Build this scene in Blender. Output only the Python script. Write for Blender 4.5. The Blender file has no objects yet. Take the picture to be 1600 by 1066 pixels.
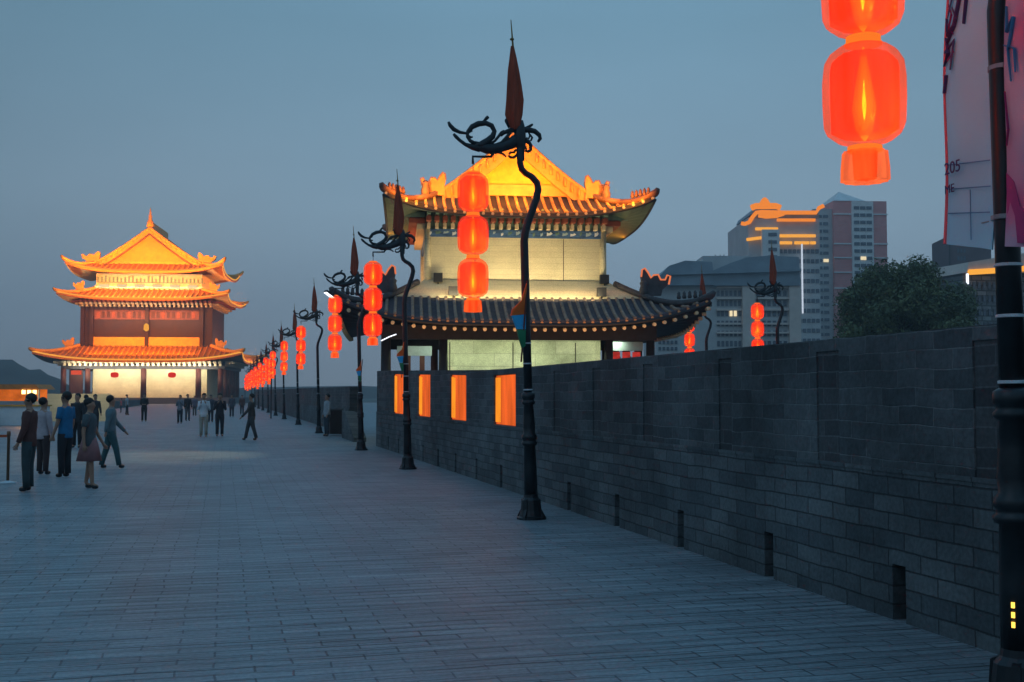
import bpy, math, random
from mathutils import Vector, Matrix
random.seed(7)
PI = math.pi; R = math.radians
sc = bpy.context.scene
C = sc.collection

# ------------------------------------------------------------------ camera
F = 1740.0; EYE = 1.7
YAW = math.atan(450/1740); PITCH = math.atan(84/1740)
cam = bpy.data.cameras.new('camera'); co = bpy.data.objects.new('camera', cam); C.objects.link(co)
co.location = (0, 0, EYE); co.rotation_euler = (PI/2+PITCH, 0, -YAW)
cam.sensor_width = 36; cam.lens = F/1600*36; cam.clip_end = 5000; cam.clip_start = .05
sc.camera = co
CM = co.rotation_euler.to_matrix()
CF = CM @ Vector((0, 0, -1)); CR = CM @ Vector((1, 0, 0)); CU = CM @ Vector((0, 1, 0))
def ray(px, py): return CF + CR*((px-800)/F) - CU*((py-533)/F)
def G(px, py, z=0.0):                     # point on the ground seen at a pixel
    d = ray(px, py); t = (z-EYE)/d.z; return Vector((d.x*t, d.y*t, z))
def AT(px, dep, z=0.0):                   # place at a bearing and distance, height z
    d = ray(px, 617); t = dep; return Vector((d.x*t, d.y*t, z))
def HZ(py, dep): return EYE+(617-py)*dep/F
def YW(px, W):                            # distance along the road where a line at side offset W has bearing px
    d = ray(px, 617); return W*d.y/d.x

# ------------------------------------------------------------------ object helpers
def tag(o, label=None, cat=None, group=None, kind=None):
    if label: o['label'] = label
    if cat: o['category'] = cat
    if group: o['group'] = group
    if kind: o['kind'] = kind
    return o
def thing(name, label, cat, loc=(0,0,0), rz=0, group=None):
    o = bpy.data.objects.new(name, None); C.objects.link(o)
    o.location = loc; o.rotation_euler = (0,0,rz); o.empty_display_size = .2
    return tag(o, label, cat, group)
def copy_tree(o, parent=None):
    c = o.copy(); C.objects.link(c)
    if parent: c.parent = parent
    for ch in list(o.children): copy_tree(ch, c)
    return c
class MB:
    def __init__(s): s.v=[]; s.f=[]
    def add(s, vs, fs):
        n=len(s.v); s.v+= [tuple(v) for v in vs]; s.f += [tuple(i+n for i in f) for f in fs]; return s
    def box(s, x0,y0,z0,x1,y1,z1):
        return s.add([(x0,y0,z0),(x1,y0,z0),(x1,y1,z0),(x0,y1,z0),(x0,y0,z1),(x1,y0,z1),(x1,y1,z1),(x0,y1,z1)],
          [(0,3,2,1),(4,5,6,7),(0,1,5,4),(1,2,6,5),(2,3,7,6),(3,0,4,7)])
    def cbox(s,c,d): return s.box(c[0]-d[0]/2,c[1]-d[1]/2,c[2]-d[2]/2,c[0]+d[0]/2,c[1]+d[1]/2,c[2]+d[2]/2)
    def tube(s, pts, rad, n=8, flat=1.0, cap=True):
        pts=[Vector(p) for p in pts]; m=len(pts)
        if not hasattr(rad,'__len__'): rad=[rad]*m
        vs=[]; up0=None
        for i,p in enumerate(pts):
            t=(pts[min(i+1,m-1)]-pts[max(i-1,0)]).normalized()
            if up0 is None:
                up0 = Vector((0,1,0)) if abs(t.y)<.9 else Vector((1,0,0))
            a=t.cross(up0)
            if a.length<1e-4: a=t.cross(Vector((1,0,.1)))
            a.normalize(); b=a.cross(t).normalized(); up0=b
            for k in range(n):
                q=2*PI*k/n
                vs.append(p+a*(math.cos(q)*rad[i])+b*(math.sin(q)*rad[i]*flat))
        fs=[]
        for i in range(m-1):
            for k in range(n):
                fs.append((i*n+k,i*n+(k+1)%n,(i+1)*n+(k+1)%n,(i+1)*n+k))
        if cap: fs.append(tuple(range(n))[::-1]); fs.append(tuple((m-1)*n+k for k in range(n)))
        return s.add(vs,fs)
    def lathe(s, prof, n=20, c=(0,0,0), wob=None):
        vs=[]
        for (r,z) in prof:
            for k in range(n):
                q=2*PI*k/n; rr=r*(wob(q,z) if wob else 1)
                vs.append((c[0]+rr*math.cos(q),c[1]+rr*math.sin(q),c[2]+z))
        fs=[]
        for i in range(len(prof)-1):
            for k in range(n): fs.append((i*n+k,i*n+(k+1)%n,(i+1)*n+(k+1)%n,(i+1)*n+k))
        fs.append(tuple(range(n))[::-1]); fs.append(tuple((len(prof)-1)*n+k for k in range(n)))
        return s.add(vs,fs)
    def grid(s, fn, nu, nv):
        vs=[fn(i/nu,j/nv) for j in range(nv+1) for i in range(nu+1)]
        fs=[(j*(nu+1)+i,j*(nu+1)+i+1,(j+1)*(nu+1)+i+1,(j+1)*(nu+1)+i) for j in range(nv) for i in range(nu)]
        return s.add(vs,fs)
    def prism(s, out, a, b, axis='y'):      # outline (u,z) extruded
        n=len(out)
        if axis=='y': vs=[(u,a,z) for u,z in out]+[(u,b,z) for u,z in out]
        elif axis=='x': vs=[(a,u,z) for u,z in out]+[(b,u,z) for u,z in out]
        else: vs=[(u,z,a) for u,z in out]+[(u,z,b) for u,z in out]
        fs=[tuple(range(n)),tuple(range(n,2*n))[::-1]]+[(i,(i+1)%n,n+(i+1)%n,n+i) for i in range(n)]
        return s.add(vs,fs)
    def xf(s, M): s.v=[tuple(M@Vector(v)) for v in s.v]; return s
    def build(s, name, m, parent=None, smooth=False, label=None):
        me=bpy.data.meshes.new(name); me.from_pydata(s.v,[],s.f); me.validate()
        import bmesh
        bm=bmesh.new(); bm.from_mesh(me); bmesh.ops.recalc_face_normals(bm, faces=bm.faces); bm.to_mesh(me); bm.free()
        if m: me.materials.append(m)
        if smooth:
            for p in me.polygons: p.use_smooth=True
        o=bpy.data.objects.new(name,me); C.objects.link(o)
        if parent: o.parent=parent
        if label: o['label']=label
        return o

# ------------------------------------------------------------------ materials
def newmat(name):
    m=bpy.data.materials.new(name); m.use_nodes=True; nt=m.node_tree
    for n in list(nt.nodes): nt.nodes.remove(n)
    out=nt.nodes.new('ShaderNodeOutputMaterial'); return m,nt,out
def principled(nt,out):
    b=nt.nodes.new('ShaderNodeBsdfPrincipled'); nt.links.new(b.outputs[0],out.inputs[0]); return b
def M(name,col,rough=.7,var=.25,scale=3.0,bump=.0,metal=0,spec=.4,stretch=(1,1,1)):
    m,nt,out=newmat(name); b=principled(nt,out); L=nt.links
    tc=nt.nodes.new('ShaderNodeTexCoord'); mp=nt.nodes.new('ShaderNodeMapping'); mp.inputs['Scale'].default_value=stretch
    L.new(tc.outputs['Object'],mp.inputs[0])
    nz=nt.nodes.new('ShaderNodeTexNoise'); nz.inputs['Scale'].default_value=scale; nz.inputs['Detail'].default_value=6; nz.inputs['Roughness'].default_value=.65
    L.new(mp.outputs[0],nz.inputs['Vector'])
    cr=nt.nodes.new('ShaderNodeMapRange'); cr.inputs[1].default_value=.3; cr.inputs[2].default_value=.7; cr.inputs[3].default_value=1-var; cr.inputs[4].default_value=1+var
    L.new(nz.outputs[0],cr.inputs[0])
    mx=nt.nodes.new('ShaderNodeVectorMath'); mx.operation='SCALE'; mx.inputs[0].default_value=col[:3]
    L.new(cr.outputs[0],mx.inputs['Scale']); L.new(mx.outputs[0],b.inputs['Base Color'])
    b.inputs['Roughness'].default_value=rough; b.inputs['Metallic'].default_value=metal
    b.inputs['Specular IOR Level'].default_value=spec
    if bump:
        bp=nt.nodes.new('ShaderNodeBump'); bp.inputs['Strength'].default_value=bump; bp.inputs['Distance'].default_value=.02
        L.new(nz.outputs[0],bp.inputs['Height']); L.new(bp.outputs[0],b.inputs['Normal'])
    return m
def brickmat(name,c1,c2,mortar,axes,bw,bh,ms=.008,rough=.85,bump=.6,stain=.3,off=.5,wob=.01,spec=.3,msm=.1):
    m,nt,out=newmat(name); b=principled(nt,out); L=nt.links; N=nt.nodes.new
    tc=N('ShaderNodeTexCoord'); sp=N('ShaderNodeSeparateXYZ'); cb=N('ShaderNodeCombineXYZ')
    L.new(tc.outputs['Object'],sp.inputs[0])
    L.new(sp.outputs[axes[0]],cb.inputs[0]); L.new(sp.outputs[axes[1]],cb.inputs[1])
    nz0=N('ShaderNodeTexNoise'); nz0.inputs['Scale'].default_value=1.7; nz0.inputs['Detail'].default_value=3
    L.new(cb.outputs[0],nz0.inputs['Vector'])
    va=N('ShaderNodeVectorMath'); va.operation='MULTIPLY_ADD'; va.inputs[1].default_value=(wob*3,wob*3,0)
    L.new(nz0.outputs['Color'],va.inputs[0]); L.new(cb.outputs[0],va.inputs[2])
    bt=N('ShaderNodeTexBrick'); bt.inputs['Scale'].default_value=1; bt.inputs['Brick Width'].default_value=bw; bt.inputs['Row Height'].default_value=bh
    bt.inputs['Mortar Size'].default_value=ms; bt.inputs['Mortar Smooth'].default_value=msm; bt.offset=off; bt.inputs['Bias'].default_value=0
    bt.inputs['Color1'].default_value=(*c1,1); bt.inputs['Color2'].default_value=(*c2,1); bt.inputs['Mortar'].default_value=(*mortar,1)
    L.new(va.outputs[0],bt.inputs['Vector'])
    nz=N('ShaderNodeTexNoise'); nz.inputs['Scale'].default_value=.55; nz.inputs['Detail'].default_value=8; nz.inputs['Roughness'].default_value=.7
    L.new(tc.outputs['Object'],nz.inputs['Vector'])
    mr=N('ShaderNodeMapRange'); mr.inputs[1].default_value=.32; mr.inputs[2].default_value=.68; mr.inputs[3].default_value=1-stain; mr.inputs[4].default_value=1+stain
    L.new(nz.outputs[0],mr.inputs[0])
    nf=N('ShaderNodeTexNoise'); nf.inputs['Scale'].default_value=28; nf.inputs['Detail'].default_value=4
    L.new(tc.outputs['Object'],nf.inputs['Vector'])
    mf=N('ShaderNodeMapRange'); mf.inputs[1].default_value=.3; mf.inputs[2].default_value=.7; mf.inputs[3].default_value=.8; mf.inputs[4].default_value=1.2
    L.new(nf.outputs[0],mf.inputs[0])
    mu=N('ShaderNodeMath'); mu.operation='MULTIPLY'; L.new(mr.outputs[0],mu.inputs[0]); L.new(mf.outputs[0],mu.inputs[1])
    mx=N('ShaderNodeVectorMath'); mx.operation='SCALE'; L.new(bt.outputs['Color'],mx.inputs[0]); L.new(mu.outputs[0],mx.inputs['Scale'])
    L.new(mx.outputs[0],b.inputs['Base Color'])
    b.inputs['Roughness'].default_value=rough; b.inputs['Specular IOR Level'].default_value=spec
    h=N('ShaderNodeMath'); h.operation='MULTIPLY_ADD'; h.inputs[1].default_value=-1
    L.new(bt.outputs['Fac'],h.inputs[0])
    h2=N('ShaderNodeMath'); h2.operation='MULTIPLY'; h2.inputs[1].default_value=.5; L.new(nf.outputs[0],h2.inputs[0]); L.new(h2.outputs[0],h.inputs[2])
    bp=N('ShaderNodeBump'); bp.inputs['Strength'].default_value=bump; bp.inputs['Distance'].default_value=.012
    L.new(h.outputs[0],bp.inputs['Height']); L.new(bp.outputs[0],b.inputs['Normal'])
    return m
def emit(name,col,s,var=0,scale=3,stretch=(1,1,1)):
    m,nt,out=newmat(name); e=nt.nodes.new('ShaderNodeEmission'); e.inputs[0].default_value=(*col,1); e.inputs[1].default_value=s
    nt.links.new(e.outputs[0],out.inputs[0])
    if var:
        tc=nt.nodes.new('ShaderNodeTexCoord'); mp=nt.nodes.new('ShaderNodeMapping'); mp.inputs['Scale'].default_value=stretch
        nz=nt.nodes.new('ShaderNodeTexNoise'); nz.inputs['Scale'].default_value=scale
        mr=nt.nodes.new('ShaderNodeMapRange'); mr.inputs[1].default_value=.3; mr.inputs[2].default_value=.7; mr.inputs[3].default_value=s*(1-var); mr.inputs[4].default_value=s*(1+var)
        nt.links.new(tc.outputs['Object'],mp.inputs[0]); nt.links.new(mp.outputs[0],nz.inputs['Vector']); nt.links.new(nz.outputs[0],mr.inputs[0]); nt.links.new(mr.outputs[0],e.inputs[1])
    return m
def lantern_cloth(name,col,s,tr,stripes,tl=(.9,.12,.03)):
    m,nt,out=newmat(name); N=nt.nodes.new; L=nt.links
    e=N('ShaderNodeEmission'); e.inputs[0].default_value=(*col,1); t=N('ShaderNodeBsdfTransparent'); t.inputs[0].default_value=(1,.84,.55,1)
    tn=N('ShaderNodeBsdfTranslucent'); tn.inputs[0].default_value=(*tl,1); ad=N('ShaderNodeAddShader'); L.new(e.outputs[0],ad.inputs[0]); L.new(tn.outputs[0],ad.inputs[1])
    mx=N('ShaderNodeMixShader'); mx.inputs[0].default_value=1-tr; L.new(t.outputs[0],mx.inputs[1]); L.new(ad.outputs[0],mx.inputs[2]); L.new(mx.outputs[0],out.inputs[0])
    tc=N('ShaderNodeTexCoord'); mp=N('ShaderNodeMapping'); mp.inputs['Scale'].default_value=(1,1,.12)
    nz=N('ShaderNodeTexNoise'); nz.inputs['Scale'].default_value=stripes; nz.inputs['Detail'].default_value=3
    mr=N('ShaderNodeMapRange'); mr.inputs[1].default_value=.3; mr.inputs[2].default_value=.7; mr.inputs[3].default_value=s*.45; mr.inputs[4].default_value=s*1.45
    L.new(tc.outputs['Object'],mp.inputs[0]); L.new(mp.outputs[0],nz.inputs['Vector']); L.new(nz.outputs[0],mr.inputs[0]); L.new(mr.outputs[0],e.inputs[1])
    return m

MT={}
MT['road']=brickmat('road_brick',(.17,.20,.22),(.225,.262,.285),(.07,.085,.095),(0,1),.47,.155,.009,rough=.5,bump=.55,stain=.2,wob=.022,spec=.45,msm=.5)
def road_fix(m):
    nt=m.node_tree; L=nt.links; N=nt.nodes.new
    bt=[n for n in nt.nodes if n.type=='TEX_BRICK'][0]; bp=[n for n in nt.nodes if n.type=='BUMP'][0]
    tc=[n for n in nt.nodes if n.type=='TEX_COORD'][0]
    # worn joints: mortar colour fades in and out in patches; rows sag into low ripples
    mp=N('ShaderNodeMapping'); mp.inputs['Scale'].default_value=(.55,6.4,1); L.new(tc.outputs['Object'],mp.inputs[0])
    rp=N('ShaderNodeTexNoise'); rp.inputs['Scale'].default_value=1; rp.inputs['Detail'].default_value=5; rp.inputs['Roughness'].default_value=.6; L.new(mp.outputs[0],rp.inputs['Vector'])
    b2=N('ShaderNodeBump'); b2.inputs['Strength'].default_value=.85; b2.inputs['Distance'].default_value=.035
    L.new(rp.outputs[0],b2.inputs['Height']); L.new(b2.outputs[0],bp.inputs['Normal'])
    pn=N('ShaderNodeTexNoise'); pn.inputs['Scale'].default_value=.35; pn.inputs['Detail'].default_value=3; L.new(tc.outputs['Object'],pn.inputs['Vector'])
    mr=N('ShaderNodeMapRange'); mr.inputs[1].default_value=.42; mr.inputs[2].default_value=.62; mr.inputs[3].default_value=0; mr.inputs[4].default_value=1; L.new(pn.outputs[0],mr.inputs[0])
    mx=N('ShaderNodeMix'); mx.data_type='RGBA'; L.new(mr.outputs[0],mx.inputs[0]); mx.inputs[6].default_value=(.115,.135,.16,1); mx.inputs[7].default_value=(.03,.037,.042,1)
    bs=[n for n in nt.nodes if n.type=='BSDF_PRINCIPLED'][0]; src=bs.inputs['Base Color'].links[0].from_socket
    r2=N('ShaderNodeMapRange'); r2.inputs[1].default_value=.35; r2.inputs[2].default_value=.62; r2.inputs[3].default_value=.8; r2.inputs[4].default_value=1.14; L.new(rp.outputs[0],r2.inputs[0])  # ripple shading put into the colour, from the same noise as the bump
    sc_=N('ShaderNodeVectorMath'); sc_.operation='SCALE'; L.new(src,sc_.inputs[0]); pass; L.new(sc_.outputs[0],bs.inputs['Base Color'])
    L.new(mx.outputs[2],bt.inputs['Mortar'])
    # deeper course joints running across the road, wandering and broken
    sp=N('ShaderNodeSeparateXYZ'); L.new(tc.outputs['Object'],sp.inputs[0])
    wn=N('ShaderNodeTexNoise'); wn.inputs['Scale'].default_value=.8; wn.inputs['Detail'].default_value=4; L.new(tc.outputs['Object'],wn.inputs['Vector'])
    ma=N('ShaderNodeMath'); ma.operation='MULTIPLY_ADD'; ma.inputs[1].default_value=.16; L.new(wn.outputs[0],ma.inputs[0]); L.new(sp.outputs[1],ma.inputs[2])
    md=N('ShaderNodeMath'); md.operation='PINGPONG'; md.inputs[1].default_value=.0775; L.new(ma.outputs[0],md.inputs[0])
    m3=N('ShaderNodeMapRange'); m3.inputs[1].default_value=.004; m3.inputs[2].default_value=.016; m3.inputs[3].default_value=1; m3.inputs[4].default_value=0; L.new(md.outputs[0],m3.inputs[0])
    mp3=N('ShaderNodeMapping'); mp3.inputs['Scale'].default_value=(.5,4.5,1); L.new(tc.outputs['Object'],mp3.inputs[0])
    n3=N('ShaderNodeTexNoise'); n3.inputs['Scale'].default_value=1.3; n3.inputs['Detail'].default_value=4; L.new(mp3.outputs[0],n3.inputs['Vector'])
    m4=N('ShaderNodeMapRange'); m4.inputs[1].default_value=.42; m4.inputs[2].default_value=.6; m4.inputs[3].default_value=.1; m4.inputs[4].default_value=.85; L.new(n3.outputs[0],m4.inputs[0])
    m5=N('ShaderNodeMath'); m5.operation='MULTIPLY'; L.new(m3.outputs[0],m5.inputs[0]); L.new(m4.outputs[0],m5.inputs[1])
    m6=N('ShaderNodeMath'); m6.operation='SUBTRACT'; m6.inputs[0].default_value=1; L.new(m5.outputs[0],m6.inputs[1])
    b3=N('ShaderNodeBump'); b3.inputs['Strength'].default_value=.8; b3.inputs['Distance'].default_value=.012; L.new(m6.outputs[0],b3.inputs['Height']); L.new(b2.outputs[0],b3.inputs['Normal']); L.new(b3.outputs[0],bp.inputs['Normal'])
    mm=N('ShaderNodeMath'); mm.operation='MULTIPLY'; L.new(r2.outputs[0],mm.inputs[0]); L.new(m6.outputs[0],mm.inputs[1]); L.new(mm.outputs[0],sc_.inputs['Scale'])
road_fix(MT['road'])
MT['ground']=M('ground_earth',(.10,.11,.10),.95,.4,.05)
MT['wall']=brickmat('wall_brick',(.046,.056,.062),(.088,.10,.106),(.14,.155,.16),(1,2),.44,.137,.006,bump=1.0,stain=.5,wob=.02,msm=.5)
MT['wallx']=brickmat('wall_brick_end',(.046,.056,.062),(.088,.10,.106),(.14,.155,.16),(0,2),.44,.137,.007,bump=.7,stain=.35)
MT['base']=brickmat('wall_base_brick',(.055,.068,.076),(.105,.12,.126),(.04,.046,.05),(1,2),.40,.137,.008,bump=1.0,stain=.5,wob=.015,msm=.5)
MT['cope']=M('coping_stone',(.085,.10,.11),.85,.25,4,.4)
MT['slot']=M('dark_slot',(.018,.017,.017),.9,.3,6)
MT['dark_panel']=brickmat('dark_panel_brick',(.038,.042,.047),(.066,.072,.076),(.09,.1,.105),(1,2),.44,.137,.006,bump=.6,stain=.4,wob=.015)
MT['jointline']=M('dark_joint',(.03,.026,.024),.8)
MT['iron']=M('black_iron',(.012,.016,.02),.38,.25,9,.1,metal=.3,spec=.5)
MT['iron2']=M('black_iron_dragon',(.012,.017,.022),.45,.3,14,.2,metal=.2,spec=.5)
MT['band']=M('pale_strap',(.5,.55,.58),.4,.2,20)
MT['band2']=M('grey_steel_clamp',(.2,.23,.25),.35,.2,20,metal=.6)
MT['flagred']=M('furled_flag_cloth',(.30,.05,.022),.8,.35,8,.3,stretch=(3,3,.3))
MT['gold']=M('spear_gold',(.22,.13,.03),.5,.3,8)
MT['lan_out']=lantern_cloth('lantern_outer_cloth',(1,.10,.075),.46,.60,9,(.9,.10,.06))
MT['lan_in']=lantern_cloth('lantern_inner_cloth',(1,.045,.003),.46,.42,13,(.95,.13,.012))
MT['halo']=lantern_cloth('lantern_glow_core',(1,.40,.02),2.6,.80,6)
MT['lan_rim']=emit('lantern_rim',(1,.19,.02),1.0)
MT['bulb']=emit('lantern_bulb',(1,.72,.14),22.0)
MT['bulbcore']=emit('lantern_bulb_core',(1,.85,.4),70.0)
MT['tassel']=lantern_cloth('lantern_tassel',(1,.16,.03),.8,.5,20)
MT['cord']=M('cord',(.05,.01,.01),.8)
MT['ledo']=emit('orange_light_strip',(1,.27,.02),1.0)
MT['ledy']=emit('yellow_light_strip',(1,.42,.05),1.05)
MT['ledw']=emit('white_light',(.85,.9,1),2.0)
MT['panel']=emit('orange_lit_panel',(1,.15,.025),.74,.3,1.6,(1,1.5,.5))
MT['panel2']=emit('orange_lit_strip_bright',(1,.30,.02),1.0,.15,2)
MT['pedim']=M('pediment_boards',(.60,.33,.05),.7,.3,2,.2)
MT['tile']=M('grey_roof_tile',(.065,.06,.075),.7,.35,5,.3)
MT['tiler']=M('grey_tile_ribs',(.30,.21,.16),.65,.35,5,.3)
MT['tileo']=M('floodlit_tile_rib',(.45,.23,.08),.55,.3,4,.2)  # lit copy of the tile: ribs coloured as the floodlights show them
MT['tileod']=M('shaded_tile_channel',(.035,.028,.035),.6,.3,4,.2)  # dark copy of the tile: shade between the ribs put into colour
MT['ridge']=M('ridge_plaster',(.50,.21,.06),.6,.25,3,.2)
MT['tilef']=M('floodlit_orange_channel',(.34,.12,.012),.5,.3,1.2,.2)  # orange of the floodlights put into the tile colour
MT['tilefr']=M('floodlit_orange_rib',(.55,.22,.02),.5,.25,1.2,.2)  # same floodlight orange in the colour, brighter on the ribs
MT['ridge2']=M('yellow_glazed_ridge',(.62,.30,.04),.5,.2,1.2,.2)
MT['ridged2']=M('brown_ridge',(.16,.07,.05),.65,.3,4,.2)
MT['ridged']=M('dark_ridge',(.07,.065,.07),.7,.3,4,.2)
MT['wood']=M('dark_red_wood',(.07,.022,.018),.55,.3,4,.15,stretch=(1,1,.2))
MT['woodd']=M('blackened_wood',(.025,.022,.025),.6,.3,4,.15)
MT['cream']=brickmat('cream_board_wall',(.60,.52,.34),(.64,.56,.37),(.47,.40,.26),(0,2),2.6,.21,.006,rough=.75,bump=.35,stain=.14,wob=.004,msm=.4)
MT['green']=brickmat('pale_stone_wall',(.46,.49,.34),(.55,.57,.42),(.33,.34,.25),(0,2),1.5,.46,.008,bump=.6,stain=.4,wob=.02)
MT['blue']=M('blue_painted_beam',(.05,.12,.28),.6,.7,2.5,stretch=(1.3,1,6))
MT['paleblue']=M('pale_blue_board',(.35,.45,.5),.6,.2,3)
MT['bracketc']=M('cream_bracket',(.62,.5,.32),.7,.2,4)
MT['otile']=M('lit_orange_tile_end',(.65,.28,.10),.6,.3,3)  # lit orange of the eave ends is put into this colour
MT['bracketw']=M('pale_rafter_paint',(.75,.55,.30),.6,.3,3)
MT['bracketg']=M('green_bracket',(.12,.2,.17),.7,.3,4)
MT['bracketr']=M('red_bracket',(.25,.06,.035),.7,.3,4)
MT['soffit']=M('green_soffit',(.085,.12,.085),.75,.2,3)
MT['black']=M('black_metal',(.015,.015,.018),.5)
MT['skin']=M('skin',(.33,.18,.12),.55,.08,12)
MT['hair']=M('black_hair',(.008,.007,.007),.6)
MT['white']=M('white_paint',(.7,.72,.74),.6,.08,4)

# ------------------------------------------------------------------ world and key light
w=bpy.data.worlds.new('World'); sc.world=w; w.use_nodes=True; nt=w.node_tree
for n in list(nt.nodes): nt.nodes.remove(n)
N=nt.nodes.new; L=nt.links
out=N('ShaderNodeOutputWorld'); bg=N('ShaderNodeBackground'); L.new(bg.outputs[0],out.inputs[0])
tc=N('ShaderNodeTexCoord'); sp=N('ShaderNodeSeparateXYZ'); L.new(tc.outputs['Generated'],sp.inputs[0])
cr=N('ShaderNodeValToRGB'); L.new(sp.outputs[2],cr.inputs[0])
els=[(0,(.205,.262,.325)),(.06,(.23,.31,.395)),(.16,(.245,.37,.48)),(.32,(.185,.345,.475)),(.6,(.18,.43,.67)),(1,(.17,.44,.72))]
e=cr.color_ramp.elements; e[0].position=els[0][0]; e[0].color=(*els[0][1],1); e[1].position=els[-1][0]; e[1].color=(*els[-1][1],1)
for p,c in els[1:-1]:
    q=e.new(p); q.color=(*c,1)
# slightly darker away from the after-glow (left of the road)
dt=N('ShaderNodeVectorMath'); dt.operation='DOT_PRODUCT'; L.new(tc.outputs['Generated'],dt.inputs[0]); dt.inputs[1].default_value=(math.sin(R(24)),math.cos(R(24)),0)
mr=N('ShaderNodeMapRange'); mr.inputs[1].default_value=.80; mr.inputs[2].default_value=1.0; mr.inputs[3].default_value=.74; mr.inputs[4].default_value=1.0; L.new(dt.outputs['Value'],mr.inputs[0])
vs=N('ShaderNodeVectorMath'); vs.operation='SCALE'; L.new(cr.outputs[0],vs.inputs[0]); cl=N('ShaderNodeTexNoise'); cl.inputs['Scale'].default_value=2.2; cl.inputs['Detail'].default_value=5; cm_=N('ShaderNodeMapping'); cm_.inputs['Scale'].default_value=(1,1,3.5)
L.new(tc.outputs['Generated'],cm_.inputs[0]); L.new(cm_.outputs[0],cl.inputs['Vector'])
c2=N('ShaderNodeMapRange'); c2.inputs[1].default_value=.3; c2.inputs[2].default_value=.7; c2.inputs[3].default_value=.95; c2.inputs[4].default_value=1.06; L.new(cl.outputs[0],c2.inputs[0])
cm2=N('ShaderNodeMath'); cm2.operation='MULTIPLY'; L.new(mr.outputs[0],cm2.inputs[0]); L.new(c2.outputs[0],cm2.inputs[1]); L.new(cm2.outputs[0],vs.inputs['Scale'])
L.new(vs.outputs[0],bg.inputs[0]); bg.inputs[1].default_value=1.0
sun=bpy.data.lights.new('sun','SUN'); sun.energy=.12; sun.angle=R(40); sun.color=(.7,.85,1)
so=bpy.data.objects.new('sun',sun); C.objects.link(so); so.rotation_euler=(R(48),0,R(-60)); 
def area(name,loc,target,sx,sy,power,col,parent=None,spread=180):
    l=bpy.data.lights.new(name,'AREA'); l.shape='RECTANGLE'; l.size=sx; l.size_y=sy; l.energy=power; l.color=col; l.spread=R(spread)
    o=bpy.data.objects.new(name,l); C.objects.link(o); o.location=loc
    d=(Vector(target)-Vector(loc)).normalized(); q=d.to_track_quat('-Z','Y')
    # keep local X horizontal
    x=Vector((1,0,0)) if abs(d.x)<.9 else Vector((0,1,0))
    z=-d; y=z.cross(x).normalized(); x=y.cross(z).normalized()
    o.rotation_euler=Matrix((x,y,z)).transposed().to_euler()
    if parent: o.parent=parent
    return o
def spot(name,loc,target,power,col,ang=70,blend=.6,parent=None,rad=.08):
    l=bpy.data.lights.new(name,'SPOT'); l.energy=power; l.color=col; l.spot_size=R(ang); l.spot_blend=blend; l.shadow_soft_size=rad
    o=bpy.data.objects.new(name,l); C.objects.link(o); o.location=loc
    o.rotation_euler=(Vector(target)-Vector(loc)).to_track_quat('-Z','Y').to_euler()
    if parent: o.parent=parent
    return o

# ------------------------------------------------------------------ ground and road
g=MB(); g.add([(-610,-110,-.02),(610,-110,-.02),(610,710,-.02),(-610,710,-.02)],[(0,1,2,3)])
tag(g.build('ground',MT['ground']),kind='structure')
g=MB(); g.grid(lambda u,v:(-13.4+u*(48.4),-14+v*254,0),8,40)
tag(g.build('road',MT['road']),kind='structure')

# ------------------------------------------------------------------ parapet wall on the right
W=4.93
def ztop(y):
    return 2.17+ max(0,min(1,(y-20.5)/16))*.32
wall=thing('parapet_wall','long dark grey brick parapet wall beside the road with orange lit openings at its far end','wall',(W,0,0))
def wallseg(m,y0,y1,z0,z1a,z1b,x0,x1):
    m.add([(x0,y0,z0),(x1,y0,z0),(x1,y1,z0),(x0,y1,z0),(x0,y0,z1a),(x1,y0,z1a),(x1,y1,z1b),(x0,y1,z1b)],
          [(0,3,2,1),(4,5,6,7),(0,1,5,4),(1,2,6,5),(2,3,7,6),(3,0,4,7)])
YE=YW(588,W); SILL=1.11
drains=[]
k0=1/(1400-350); st=.000226
for i in range(-4,14):
    inv=k0+i*st
    if inv<=0: continue
    px=350+1/inv; drains.append(YW(px,W))
drains=[y for y in drains if y<YE-.6]
bs=MB(); yy=-6
for y in drains:
    wallseg(bs,yy,y-.085,0,SILL,SILL,0,.14); wallseg(bs,y-.085,y+.085,.42,SILL,SILL,0,.14); yy=y+.085
wallseg(bs,yy,YE,0,SILL,SILL,0,.14)
bs.build('wall_base',MT['base'],wall)
bk=MB(); wallseg(bk,-6,YE-.003,0,SILL-.003,SILL-.003,.143,.55); bk.build('wall_core',MT['slot'],wall)
lg=MB(); wallseg(lg,-6,YE+.01,SILL,SILL+.03,SILL+.03,-.008,.56); lg.build('sill_course',MT['base'],wall)
opens=[]
for px,wd in ((1537,.27),(1290,.36),(1130,.3),(1010,.32),(930,.34),(868,.34)): opens.append((YW(px,W),wd,'d'))
for a,b in ((804,770),(727,702),(671,652),(629,614)):
    ya,yb=YW(a,W),YW(b,W); opens.append(((ya+yb)/2,yb-ya,'o'))
yy=-6; z0=SILL+.03
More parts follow.
